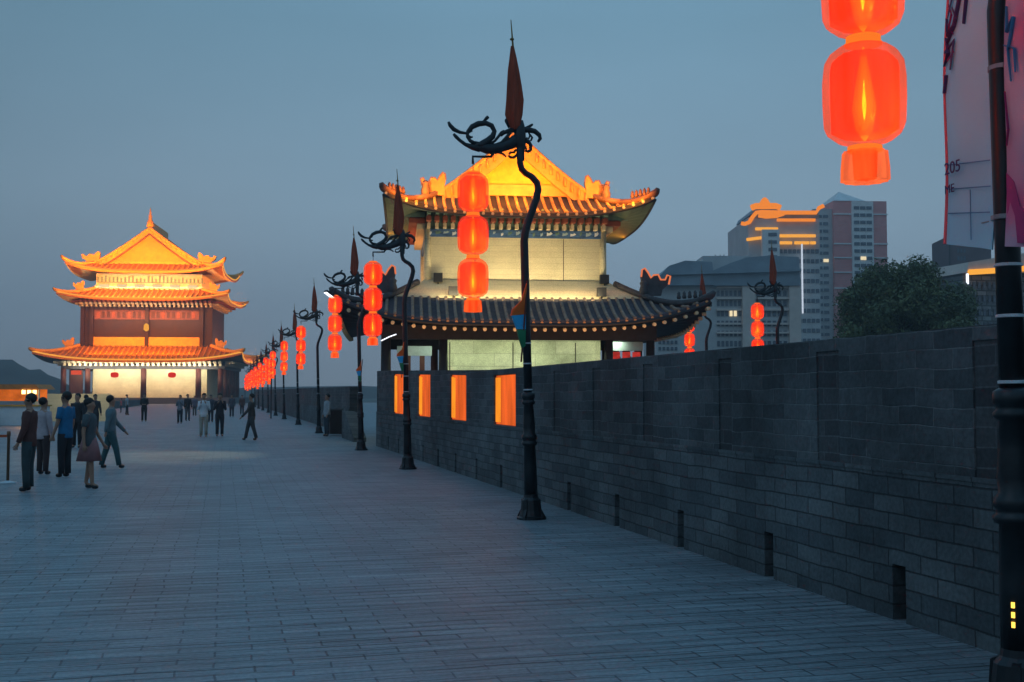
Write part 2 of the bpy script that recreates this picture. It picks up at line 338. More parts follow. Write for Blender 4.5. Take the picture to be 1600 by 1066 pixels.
for y,wd,kk in opens+[(YE+50,0,'x')]:
    a=y-wd/2 if kk!='x' else YE
    m=MB(); n=max(1,int((a-yy)/1.5))
    for j in range(n):
        p,q=yy+(a-yy)*j/n,yy+(a-yy)*(j+1)/n
        wallseg(m,p,q,z0,ztop(p)-.1,ztop(q)-.1,.02,.5)
    m.build('merlon',MT['wall'],wall)
    if kk=='x': break
    b=y+wd/2
    if kk=='d':
        m=MB(); wallseg(m,a+.004,b-.004,z0,ztop(y)-.1,ztop(y)-.1,.032,.42); m.build('dark_panel',MT['dark_panel'],wall)  # narrow strip of darker brick, slightly back from the wall face
    else:
        # deep lit reveal: orange lightbox with a brighter strip at its edge
        m=MB(); wallseg(m,a+.004,b-.004,z0+.01,ztop(a)-.11,ztop(b)-.11,.07,.14); pn=m.build('lit_panel',MT['panel'],wall)
        m=MB(); wallseg(m,b-.22*(b-a),b-.06,z0+.05,ztop(a)-.15,ztop(b)-.15,.04,.066); m.build('light_tube',MT['panel2'],pn)
    yy=b
cp=MB(); n=30
for j in range(n):
    p,q=-6+(YE+6)*j/n,-6+(YE+6)*(j+1)/n
    s=len(cp.v)
    cp.add([(.02,p,ztop(p)-.1),(.53,p,ztop(p)-.1),(.53,q,ztop(q)-.1),(.02,q,ztop(q)-.1),(.02,p,ztop(p)),(.53,p,ztop(p)),(.53,q,ztop(q)),(.02,q,ztop(q))],
      [(0,3,2,1),(4,5,6,7),(1,2,6,5),(3,0,4,7)])
cp.build('coping',MT['wall'],wall)

# wall beyond the tower, low gap with a ramp
Y1=YW(553,5.4)
w2=thing('parapet_wall','plain grey brick parapet wall running on beyond the near tower behind the row of lanterns','wall',(W,0,0))
m=MB(); wallseg(m,0,150,0,1.1,1.1,0,.5); o=m.build('wall_base',MT['base'],w2)
m=MB(); wallseg(m,0,150,1.1,2.05,2.5,.04,.46); m.build('wall_top',MT['wall'],w2)
w2.location=(W+.25,Y1,0)
m=MB()
for j in range(26):
    y=3+j*5.6
    if y>146: break
    wallseg(m,y,y+1.5,1.25,2.0,2.0,.02,.03)
for ch in range(0,26,1): pass
r=MB(); r.prism([(0,0),(4.2,0),(4.2,.16),(1.2,1.02),(0,1.05)],0,.45,'x')
rp=tag(r.build('ramp_side_wall',MT['base']),'low sloping stone ramp wall by the gap between the parapet and the tower','wall')
p=G(560,668); rp.location=(4.25,YE+9.0,0); rp.rotation_euler=(0,0,PI)
rp.location=(5.0,YE+7.4,0)

# inner parapet on the left side of the road
w3=thing('inner_parapet','low dark brick parapet along the left edge of the road behind the crowd','wall',(-13.2,0,0))
m=MB(); wallseg(m,5,196,0,.82,.82,0,.4); m.build('wall_base',MT['base'],w3)
m=MB(); wallseg(m,5,196,.82,.92,.92,-.03,.43); m.build('coping',MT['cope'],w3)

# ------------------------------------------------------------------ dragon lamp posts
KL=7370.0; LX=4.10
def dr(cx,cy): return ((cx-640)*.00206, 0, 7.03-cy*.00206)
def make_post():
    t=thing('dragon_lamp_post','','street lamp')
    m=MB()
    m.lathe([(.205,0),(.205,.03),(.165,.045),(.145,.12),(.13,.26),(.10,.30),(.095,.34)],16)
    for k in range(4):
        q=MB().prism([(.10,0),(.215,0),(.205,.05),(.15,.14),(.14,.27),(.09,.29)],-.02,.02,'y'); q.xf(Matrix.Rotation(k*PI/2+PI/4,4,'Z')); m.add(q.v,q.f)
    m.build('post_base',MT['iron'],t,False)
    m=MB()
    m.lathe([(.095,.34),(.09,.7),(.082,1.0),(.105,1.01),(.112,1.045),(.095,1.06),(.095,1.08),(.108,1.10),(.104,1.14),(.08,1.17),(.086,1.25),(.078,1.4),(.066,1.56),
             (.09,1.575),(.096,1.60),(.08,1.62),(.08,1.64),(.095,1.66),(.09,1.72),(.06,1.74)],18)
    m.build('lower_shaft',MT['iron'],t,True)
    m=MB()
    pts=[(0,0,1.74),(0,0,2.6),(0,0,3.6),(.0,0,3.82),(.02,0,3.96),(.06,0,4.09),(.125,0,4.25),(.19,0,4.42),(.222,0,4.55),(.205,0,4.65),(.13,0,4.73),(.04,0,4.78),(-.01,0,4.83),(-.03,0,4.92),(-.03,0,5.35)]
    m.tube(pts,[.06,.059,.058,.057,.055,.053,.052,.052,.05,.048,.046,.045,.045,.045,.05],12)
    m.build('upper_shaft',MT['iron'],t,True)
    for z in (1.76,2.12,2.40):
        m=MB(); m.lathe([(.058,z),(.0665,z+.003),(.0665,z+.017),(.058,z+.02)],12); m.build('strap',MT['band'],t)
    m=MB()
    T=lambda pts,flat=.8,n=8: m.tube([dr(a,b) for a,b,c in pts],[c*.00206*(.92 if n==8 else 1) for a,b,c in pts],n,flat)
    T([(140,762,9),(150,785,15),(175,812,17),(215,830,13),(262,836,10),(300,815,9)])
    T([(172,842,10),(190,862,14),(215,885,13),(250,910,14),(300,928,22),(350,935,28)])
    T([(318,905,18),(285,885,14),(266,860,12),(270,825,14),(300,790,20),(345,768,22),(395,762,20),(435,778,20),(453,815,18),(440,850,22),(405,880,24),(365,905,26),(340,925,24)])
    T([(365,762,7),(385,745,9),(402,728,13),(412,718,12)])
    T([(270,850,9),(290,862,9),(302,858,7)])
    T([(310,905,24),(350,922,34),(400,935,40),(455,932,38),(510,918,36),(560,898,40),(600,875,46),(635,850,46)],.5)
    T([(360,905,8),(395,880,10),(430,888,9),(445,910,8)])
    T([(420,905,9),(455,880,10),(480,850,11),(500,822,10),(520,808,7)])
    T([(520,890,9),(548,862,10),(572,858,9),(580,880,7)])
    T([(430,965,8),(470,958,9),(505,965,9),(530,985,7)])
    T([(600,935,9),(585,955,9),(560,955,8),(548,970,6)])
    T([(650,905,9),(668,915,8),(672,935,7),(660,950,6)])
    T([(690,812,7),(700,835,8),(690,858,7),(674,850,5)])
    T([(640,735,16),(640,765,26),(632,810,42),(628,860,48),(632,910,40),(636,950,24),(637,1010,20)],.8)
    T([(470,905,14),(500,890,11),(540,850,13),(565,815,12),(590,800,20)])
    T([(495,845,9),(515,825,14),(545,812,16),(575,800,16)])
    T([(560,905,12),(590,880,10),(610,830,12)])
    T([(640,800,26),(690,797,22),(735,806,20),(765,830,18),(772,855,14),(755,878,9)])
    T([(655,795,12),(690,778,11),(712,765,10),(722,758,7)])
    T([(660,870,22),(690,880,16),(705,905,14),(700,935,12),(682,948,10),(668,938,8)])
    T([(700,830,8),(715,850,9),(705,872,7)])
    T([(536,728,8),(536,742,13),(542,758,11),(556,790,8)])
    T([(545,975,8),(560,990,10),(585,990,10),(605,970,10),(615,945,10)])
    T([(300,1040,9),(300,990,9),(360,990,8),(425,988,10),(442,955,14)],1,4)
    m.build('dragon_ornament',MT['iron2'],t,True)
    m=MB(); m.tube([dr(632,800),dr(597,240),dr(587,50)],[.02,.016,.006],8); m.lathe([(.004,0),(.03,.012),(.03,.03),(.004,.045)],10,dr(591,193)); m.build('spear',MT['gold'],t,True)
    m=MB()
    prof=[(800,-10,20),(770,-22,36),(700,-24,50),(600,-20,52),(500,-14,46),(400,-8,36),(300,-2,21),(230,0,10)]
    n=28; vs=[]
    for cy,sh,hw in prof:
        cx=597+(cy-400)*.03+(-10 if cy>600 else 0)
        x,_,z=dr(cx+sh*.3,cy)
        for k in range(n):
            q=2*PI*k/n; f=1+.24*math.sin(q*5+cy*.006)+.08*math.sin(q*9)
            vs.append((x+math.cos(q)*hw*.00206*f,math.sin(q)*hw*.00206*.7*f,z))
    fs=[(i*n+k,i*n+(k+1)%n,(i+1)*n+(k+1)%n,(i+1)*n+k) for i in range(len(prof)-1) for k in range(n)]
    m.add(vs,fs); m.build('furled_flag',MT['flagred'],t,True)
    return t
LAMPD=[None]
def make_string():
    t=thing('lantern_string','','lantern string')
    m=MB(); m.tube([(0,0,4.92),(0,0,4.72)],.006,5); m.build('cord',MT['cord'],t)
    for zb in (4.19,3.60,3.01):
        sub=MB(); pr=[(.075,0),(.085,.02),(.14,.035),(.19,.075),(.208,.12),(.214,.25),(.214,.36),(.204,.45),(.175,.50),(.13,.535),(.085,.55)]
        sub.lathe([(r,zb+z) for r,z in pr],64,wob=lambda q,z:1+.010*math.cos(q*16))
        la=sub.build('lantern',MT['lan_out'],t,True)
        i_=MB(); i_.lathe([(.12,zb+.06),(.168,zb+.09),(.172,zb+.25),(.172,zb+.42),(.165,zb+.455),(.13,zb+.49)],104,wob=lambda q,z:1+.035*math.cos(q*13)+.015*math.cos(q*5)); i_.build('liner',MT['lan_in'],la,True)
        b=MB(); b.lathe([(.002,zb+.15),(.007,zb+.18),(.012,zb+.22),(.010,zb+.25),(.004,zb+.31),(.001,zb+.36)],10,(0,0,0)); b.build('flame_bulb',MT['bulb'],la,True)
        h=MB()
        for kf in (1.15,.85,.6,.38): h.lathe([(.004*kf,zb+.23-.17*kf),(.038*kf,zb+.23-.12*kf),(.055*kf,zb+.23-.02*kf),(.036*kf,zb+.23+.1*kf),(.014*kf,zb+.23+.22*kf),(.004*kf,zb+.23+.27*kf)],14)
        h.build('glow_sleeve',MT['halo'],la,True)  # nested see-through shells imitate the soft glow round the bulb
        h=MB(); h.lathe([(.003,zb+.205),(.011,zb+.215),(.011,zb+.235),(.003,zb+.245)],10); 
        h.build('glowing_core',MT['bulbcore'],la,True)
        for pr_ in ([(.075,zb-.022),(.09,zb-.02),(.09,zb+.004),(.075,zb+.006)],[(.1,zb+.552),(.1,zb+.556),(.08,zb+.57),(.075,zb+.57)]):
            rm=MB(); rm.lathe(pr_,20); rm.build('rim',MT['lan_rim'],la,True)
        if LAMPD[0] is None:
            LAMPD[0]=bpy.data.lights.new('bulb_light','POINT'); LAMPD[0].energy=1.9; LAMPD[0].color=(1,.5,.16); LAMPD[0].shadow_soft_size=.012
        lo=bpy.data.objects.new('bulb_light',LAMPD[0]); C.objects.link(lo); lo.parent=la; lo.location=(.05,-.05,zb+.17)
    m=MB(); m.lathe([(.055,2.84),(.058,2.9),(.062,2.99)],16,wob=lambda q,z:1+.06*math.cos(q*8)); ts=m.build('tassel',MT['lan_in'],t,True)
    m=MB(); m.lathe([(.122,2.83),(.12,2.9),(.112,2.985)],24,wob=lambda q,z:1+.05*math.cos(q*12)); m.build('fringe',MT['tassel'],ts,True)
    return t
post0=make_post(); str0=make_string()
NP=[ (6.05,'nearest dragon lamp post, a dark pole carrying banners at the right edge','lowest and largest red lantern string hanging at the top right corner'),
 (15.35,'tall black dragon lamp post standing directly in front of the big tower','red lantern string of three hanging before the cream wall of the big tower'),
 (25.6,'dragon lamp post before the orange openings, left of the tallest one','red lantern string left of the big tower corner, under the second full dragon'),
 (34.3,'dragon lamp post with a white floodlight at the gap between wall and tower','red lantern string beside the white floodlight left of the tower'),
 (49.5,'dark dragon lamp post near the person leaning at the far parapet','red lantern string just above the far parapet, left of the person at the wall'),
 (63.3,'fifth dragon lamp post counted from the big tower, thin dark pole at the parapet foot','narrow red lantern string, second one beyond the tower gap'),
 (78,'sixth visible lamp post along the far parapet','small red lantern string, third one beyond the tower gap'),
 (91,'seventh visible lamp post along the far parapet','small red lantern string, fourth one beyond the tower gap'),
 (106,'eighth visible lamp post along the far parapet','tiny red lantern string, fifth one beyond the tower gap'),
 (121,'ninth lamp post along the far parapet, a thin dark line','tiny red lantern string, sixth one beyond the tower gap'),
 (136,'tenth lamp post along the far parapet, close to the far tower','tiny red lantern string, seventh one beyond the tower gap'),
 (152,'eleventh lamp post along the far parapet','tiny red lantern string, eighth one beyond the tower gap'),
 (168,'last lamp post of the row before the far tower','last tiny red lantern string of the row before the far tower')]
first=True
def put_lamp(loc,lp,ls,gp='dragon lamp posts',gs='red lantern strings',s=1.0):
    global first
    a=post0 if first else copy_tree(post0); b=str0 if first else copy_tree(str0); first=False
    a.location=loc; a.scale=(1,1,1); a.rotation_euler=(0,-R(1.5),0); b.location=(loc[0]-.676-.15,loc[1],loc[2]); 
    rr=random.uniform(-.02,.02)
    b.rotation_euler=(0,0,random.uniform(0,6))
    tag(a,lp,'street lamp',gp); tag(b,ls,'lantern string',gs); return a,b
for z,lp,ls in NP:
    px=350+KL/z; p=AT(px,z); A_,B_=put_lamp(p,lp,ls)
    if z<7: A_.location.x+=.085; A_.rotation_euler=(0,-R(.9),0); A_.scale=(1.2,1,1)
# posts standing beyond the wall on the right
put_lamp(AT(1220,37.2),'dragon lamp post beyond the wall in front of the domed grey building, red flag above','red lantern string rising over the wall before the domed grey building','dragon lamp posts','red lantern strings')
put_lamp(AT(1108,44.5),'dragon lamp post behind the right eave tip of the big tower','red lantern string under the right eave tip of the big tower')
# more strings hung on the opposite side of the far lamps
for i,z in enumerate((84,98,113,128,144,160,176)):
    p=AT(350+KL*.80/z,z)
    b=copy_tree(str0); b.location=(p.x,p.y,-.35-.1*(i%3)); tag(b,['%s small lantern string crowded along the far road edge, hung off a festoon'%n for n in ('nearest','second','third','fourth','fifth','sixth','last')][i],'lantern string','lantern strings on the festoon line')
m=MB(); pa=AT(350+KL*.80/80,80,4.62); pb=AT(350+KL*.80/180,180,4.62)
m.tube([pa,(pa+pb)/2-Vector((0,0,.05)),pb],.02,5); pz=[MB()]
fs=thing('festoon_line','thin dark festoon cable on posts carrying the far lantern strings','cable')
m.build('cable',MT['iron'],fs)
for q in (pa,pb):
    m=MB(); m.tube([(q.x,q.y,0),(q.x,q.y,4.7)],.05,8); m.build('post',MT['iron'],fs)

# floodlight on the fourth post
p4=AT(350+KL/34.3,34.3)
fl=thing('floodlight','small white lit floodlight on the dragon arm of the post at the wall gap','floodlight',(p4.x-1.0,p4.y-.05,4.78),R(20))
m=MB(); m.cbox((0,0,0),(.34,.2,.07)); m.xf(Matrix.Rotation(R(32),4,'Y')); m.build('housing',MT['black'],fl)
m=MB(); m.cbox((0,-.02,-.045),(.32,.2,.015)); m.xf(Matrix.Rotation(R(32),4,'Y')); m.build('lens',MT['ledw'],fl)
m=MB(); m.tube([(0,0,0),(.2,.04,.1)],.015,6); m.build('bracket',MT['iron'],fl)
spot('floodlight_beam',(p4.x-1.0,p4.y-.2,4.65),(-4.0,32,0),1050,(1,.86,.5),75,1.0,rad=.15)

# pennants tied to posts
def pennant(p,lab,s=1.0,orange=True):
    t=thing('pennant',lab,'pennant',p)
    m=MB(); m.tube([(.03,0,-.45*s),(.12,0,.62*s)],.012,5); m.build('stick',MT['wood'],t)
    cols=[((1,0),('red_pennant_cloth',(.75,.14,.02))),((0,0),('sky_pennant_cloth',(.02,.32,.6))),((0,0),('green_pennant_cloth',(.01,.16,.07)))]
    segs=[[(.10,.58),(.04,.36),(-.08,.24),(-.1,.16),(.10,.18)],[(-.09,.155),(.10,.175),(.09,-.02),(-.03,-.02)],[(-.03,-.025),(.09,-.025),(.08,-.24),(.04,-.27),(-.01,-.12)]]
    for sg,(a,(nm,c)) in zip(segs,cols):
        m=MB(); n=len(sg); vs=[(x*s,.03*math.sin(9*z),z*s) for x,z in sg]+[(x*s,.03*math.sin(9*z)+.05,z*s) for x,z in sg]
        m.add(vs,[tuple(range(n)),tuple(range(n,2*n))[::-1]]+[(i,(i+1)%n,n+(i+1)%n,n+i) for i in range(n)])
        if nm not in MT: MT[nm]=M(nm,c,.8,.15,6)
        m.build('cloth_band',MT[nm],t)
p1=AT(350+KL/15.35,15.35)
pennant((p1.x-.2,p1.y-.1,2.62),'orange, blue and green pennant tied to the tall post before the big tower',1.05)
p3=AT(350+KL/25.6,25.6); pennant((p3.x-.2,p3.y-.1,2.45),'small orange pennant tied to the post before the orange openings',.8)
pennant((p4.x-.1,p4.y-.1,2.3),'small red and blue pennant tied to the post at the wall gap',.8)

# ------------------------------------------------------------------ banners on the nearest post
p0=AT(350+KL/6.05,6.05)
def banner_mat(name,c1,c2,c3):
    m,nt,out=newmat(name); b=principled(nt,out); N=nt.nodes.new; L=nt.links
    tc=N('ShaderNodeTexCoord'); wv=N('ShaderNodeTexNoise'); wv.inputs['Scale'].default_value=1.3; wv.inputs['Detail'].default_value=2
    L.new(tc.outputs['Object'],wv.inputs['Vector'])
    cr=N('ShaderNodeValToRGB'); L.new(wv.outputs[0],cr.inputs[0]); e=cr.color_ramp.elements
    e[0].position=.38; e[0].color=(*c1,1); e[1].position=.68; e[1].color=(*c3,1); k=e.new(.54); k.color=(*c2,1)
    L.new(cr.outputs[0],b.inputs['Base Color']); b.inputs['Roughness'].default_value=.6
    return m
MT['ban1']=banner_mat('banner_print_pale',(.34,.74,.86),(.30,.66,.78),(.26,.60,.74))
MT['ban2']=banner_mat('banner_print_pink',(.48,.50,.60),(.34,.30,.42),(.45,.06,.20))
MT['ink']=M('banner_ink_purple',(.07,.03,.12),.6,.3,8); MT['inkb']=M('banner_ink_blue',(.05,.22,.4),.6); MT['inkm']=M('banner_ink_magenta',(.3,.02,.12),.6); MT['edge']=M('banner_red_edge',(.75,.12,.14),.6,.1)
def strokes(paths,mm,parent,x,name='lettering'):
    m=MB()
    for pth in paths:
        rs=[ (.004+.012*math.sin(PI*(i+.4)/len(pth)) ) for i in range(len(pth))]
        m.tube([(x-.004,y,z) for y,z in pth],rs,6,1.0)
    m.xf(Matrix.Diagonal((1,1,1,1)))
    return m.build(name,mm,parent)
def banner(name,lab,y0,y1,z0a,z0b,z1,mm,side):
    t=thing(name,lab,'banner',(p0.x+.0,p0.y,0))
    m=MB()
    def f(x): 
        def g(u,v):
            y=y0+(y1-y0)*u; zb=z0a+(z0b-z0a)*u; z=zb+(z1-zb)*v
            return (x+.03*math.sin(u*5+v*3)+.015*math.sin(v*9),y,z)
        return g
    m.grid(f(0),10,24); m.grid(f(.008),10,24); m.build('cloth',mm,t,True)
    return t,f
t,f=banner('banner','white printed banner with purple brush lettering on the far side of the nearest post',.07,.44,2.50,2.58,4.6,MT['ban1'],1)
m=MB(); n=20
m.tube([f(-.002)(1,i/n) for i in range(n+1)],.011,6); m.build('hem',MT['edge'],t)
def onb(f,pts): return [f(-.012)(u,v)for u,v in pts]
def ink(f,paths,mm,t,w=.008,name='lettering'):
    m=MB()
    for p in paths:
        q=onb(f,p); m.tube(q,[w*(.5+math.sin(PI*(i+.5)/len(q))) for i in range(len(q))],6,.35)
    return m.build(name,mm,t)
ink(f,[[(.9,.80),(.75,.76),(.6,.81),(.8,.84)],[(.9,.74),(.6,.70),(.45,.76),(.7,.72),(.9,.66)],[(.95,.66),(.8,.60),(.55,.64),(.7,.68)],[(.5,.85),(.45,.72),(.6,.62),(.85,.58)],[(.9,.60),(.75,.55),(.95,.52)],[(.95,.56),(.6,.58),(.7,.50)],[(.3,.9),(.32,.75),(.4,.62)],[(.85,.49),(.95,.44)]],MT['ink'],t,.011)
ink(f,[[(.9,.70),(.7,.66),(.8,.62)],[(.6,.55),(.8,.53)],[(.85,.64),(.62,.60)]],MT['inkm'],t,.006)
ink(f,[[(.1,.35+i*.05),(.9,.34+i*.05)] for i in (-5,-3.6,-2.2)]+[[(.5,.02),(.5,.16)]],MT['inkb'],t,.0025,'printed_lines')
def text_mesh(s,size):
    c=bpy.data.curves.new('txt','FONT'); c.body=s; c.size=size; c.extrude=.0015
    o=bpy.data.objects.new('txt',c); C.objects.link(o); dg=bpy.context.evaluated_depsgraph_get()
    me=bpy.data.meshes.new_from_object(o.evaluated_get(dg)); bpy.data.objects.remove(o); return me
for s,z,sz in (('205',2.98,.10),('ME',2.87,.07)):
    me=text_mesh(s,sz); me.materials.append(MT['ink']); o=bpy.data.objects.new('printed_text',me); C.objects.link(o); o.parent=t
    o.rotation_euler=(PI/2,0,-PI/2); o.location=(f(-.006)(.8,.3)[0]-.012,.42,z)
t2,f2=banner('banner','printed banner fading to purple and pink on the near side of the nearest post',-.42,-.07,2.45,2.50,4.6,MT['ban2'],-1)
ink(f2,[[(.85,.62),(.8,.55),(.6,.58),(.75,.50),(.7,.42)],[(.9,.52),(.6,.50),(.6,.44)]],MT['inkb'],t2,.009)
ink(f2,[[(.9,.80),(.85,.74),(.95,.66)],[(.9,.40),(.85,.30),(.92,.26)]],MT['inkm'],t2,.006)
m=MB(); m.prism([(-.40,2.47),(-.08,2.52),(-.08,2.9),(-.14,2.84),(-.18,2.7),(-.3,2.62)],f2(-.02)(.6,.1)[0]-.004,f2(-.02)(.6,.1)[0]-.001,'x'); m.build('printed_figure',M('banner_magenta',(.30,.03,.16),.6,.3),t2)
for z in (2.67,3.5):
    m=MB(); m.lathe([(.068,z-.015),(.08,z-.012),(.08,z+.012),(.068,z+.015)],14); m.tube([(0,-.44,z),(0,.46,z)],.006,6); cl=tag(m.build('banner_clamp',MT['band2']),'pale metal %s clamp bar holding the banners on the nearest post'%('lower' if z<3 else 'upper'),'bracket','banner clamp bars'); cl.location=(p0.x+.04,p0.y,0)
m=MB()
for k in range(3): m.cbox((0,-.103,.475+k*.052),(.017,.012,.03))
m.xf(Matrix.Rotation(-R(58),4,'Z'))
bl=tag(m.build('indicator_lights',emit('amber_indicator',(1,.55,.08),2.2)),'three small glowing amber rectangles on the shaft foot of the nearest post','light'); bl.location=(p0.x+.075,p0.y,0)

# ------------------------------------------------------------------ Chinese roofs
def lift_fn(L_,p): return lambda u,v: L_*(max(0,min(1,abs(u)))*max(0,min(1,abs(v))))**p
class Roof:
    """hx,hy eave half sizes; wx,wy skirt widths; z0 eave; h rise; prof exponent; lift at corners"""
    def __init__(s,cx,cy,hx,hy,wx,wy,z0,h,e,lift,p,flare=.0):
        s.__dict__.update(locals())
    def pt(s,side,a,t,dz=0.0):
        # side 0 front(-y) 1 right(+x) 2 back 3 left ; a real coordinate along the eave direction (unflared), t 0..1 inwards
        if side in (0,2): x=a; y=(-1 if side==0 else 1)*(s.hy-t*s.wy)
        else: y=a; x=(1 if side==1 else -1)*(s.hx-t*s.wx)
        c=(min(1,abs(x)/s.hx)*min(1,abs(y)/s.hy))**s.p
        k=1+s.flare*c
        return Vector((s.cx+x*k,s.cy+y*k,s.z0+s.h*t**s.e+s.lift*c+dz))
    def half(s,side,t): return (s.hx-t*s.wx) if side in (0,2) else (s.hy-t*s.wy)
    def surface(s,name,m,parent,thick=.1,n=28,nt=8,label=None):
        mb=MB()
        for side in range(4):
            fn=lambda u,v:s.pt(side,(2*u-1)*s.half(side,v),v)
            mb.grid(fn,n,nt)
            mb.grid(lambda u,v:s.pt(side,(2*u-1)*s.half(side,v),v,-thick),n,nt)
            mb.grid(lambda u,v:s.pt(side,(2*u-1)*s.half(side,0),0,-thick*v),n,1)
        return mb.build(name,m,parent,True,label)
    def ribs(s,name,m,parent,pitch,r,sides=(0,1,2,3),tmax=1,seg=7,ends=True,t0=0.0):
        mb=MB(); me=MB()
        for side in sides:
            H=s.half(side,0); k=int(H/pitch); wd=s.wx if side in (0,2) else s.wy
            for i in range(-k,k+1):
                a=i*pitch; tm=min(tmax,(H-abs(a))/wd-.01)
                if tm-t0<.05: continue
                pts=[s.pt(side,a,t0+(tm-t0)*j/seg,r*.35) for j in range(seg+1)]
                mb.tube(pts,r,6)
        return mb.build(name,m,parent,True)
    def eave_tiles(s,name,m,parent,pitch,r,dz,drop=0):
        mb=MB()
        for side in range(4):
            H=s.half(side,0); k=int(H/pitch)
            for i in range(-k,k+1):
                p=s.pt(side,i*pitch,0,dz); q=s.pt(side,i*pitch,.08,dz)
                d=(p-q).normalized()
                mb.tube([p+d*.02-Vector((0,0,drop)),p+d*(-.12)-Vector((0,0,drop))],r,8)
        return mb.build(name,m,parent,False)
    def edge_line(s,name,m,parent,r,dz,sides=(0,1,2,3),n=40):
        mb=MB()
        for side in sides:
            H=s.half(side,0); mb.tube([s.pt(side,-H+2*H*j/n,0,dz) for j in range(n+1)],r,6)
        return mb.build(name,m,parent,True)
    def hips(s,m,parent,r,ext,curl,tmax=1,beasts=True,name='hip_ridge'):
        for sx in (-1,1):
            for side in (0,2):
                mb=MB(); n=12; pts=[]
                for j in range(n+1):
                    t=tmax*(1-j/n); pts.append(s.pt(side,sx*s.half(side,t),t,r*.8))
                d=(pts[-1]-pts[-3]); d.z=0; d.normalize()
                pts+= [pts[-1]+d*ext*.5+Vector((0,0,curl*.35)),pts[-1]+d*ext+Vector((0,0,curl))]
                mb.tube(pts,[r]*(n+1)+[r*.85,r*.5],8,1.3)
                if beasts:
                    for j in range(5):
                        q=pts[n-1]*(1-j*.16)+pts[n-5]*(j*.16)
                        mb.lathe([(r*.5,r*.8),(r*.7,r*1.3),(r*.45,r*1.9),(r*.5,r*2.4),(r*.15,r*3)],6,tuple(q))
                    q=pts[4]; 
                    mb.lathe([(r*1.2,0),(r*1.4,r*2),(r*1.0,r*3.2),(r*1.3,r*4),(r*.4,r*5)],8,tuple(q))
                mb.build(name,m,parent,True)
def brackets(parent,hx,hy,cx,cy,z0,z1,pitch,proj,mats,rows=3,sides=(0,1,3)):
    """one bracket set = stepped tiers of arms; each set is a part"""
    me=None
    for side in sides:
        H=hx if side in (0,2) else hy; k=int(H/pitch)
        for i in range(-k,k+1):
            if me is None:
                mb=MB(); idx=[]
                for r_ in range(rows):
                    za=(z1-z0)*r_/rows; zb=(z1-z0)*(r_+1)/rows; pr=proj*(r_+1)/rows; wd=pitch*(.42+.16*(r_%2))
                    mb.box(-wd/2,-pr,za,wd/2,.02,zb-(zb-za)*.22); idx+=[r_]*6
                    mb.box(-pitch*.10,-pr*.96,zb-(zb-za)*.22,pitch*.10,.02,zb); idx+=[r_]*6
                o=mb.build('bracket',mats[0],parent)
                for q in mats[1:]: o.data.materials.append(q)
                for p,ii in zip(o.data.polygons,idx): p.material_index=ii%len(mats)
                me=o
            else:
                o=me.copy(); C.objects.link(o); o.parent=parent
            a=i*pitch
            o.location=((cx+a,cy-hy,z0),(cx+hx,cy+a,z0),(cx+a,cy+hy,z0),(cx-hx,cy+a,z0))[side]
            o.rotation_euler=(0,0,(0,PI/2,PI,-PI/2)[side])
def ringbox(mb,hx,hy,z0,z1,cx=0,cy=0,th=.2):
    mb.box(cx-hx,cy-hy,z0,cx+hx,cy-hy+th,z1); mb.box(cx-hx,cy+hy-th,z0,cx+hx,cy+hy,z1)
    mb.box(cx-hx,cy-hy+th,z0,cx-hx+th,cy+hy-th,z1); mb.box(cx+hx-th,cy-hy+th,z0,cx+hx,cy+hy-th,z1); return mb
def beast_outline(s): # ridge-end ornament: a block with an open jaw and a fin curling back
    return [(x*s,z*s) for x,z in ((0,0),(.95,0),(1.02,.3),(1.3,.55),(1.38,.95),(1.22,1.0),(1.12,.78),(.9,.78),(.78,1.02),(.55,1.0),(.42,.86),(.28,1.12),(.12,1.32),(-.02,1.25),(-.06,.9),(.02,.5))]
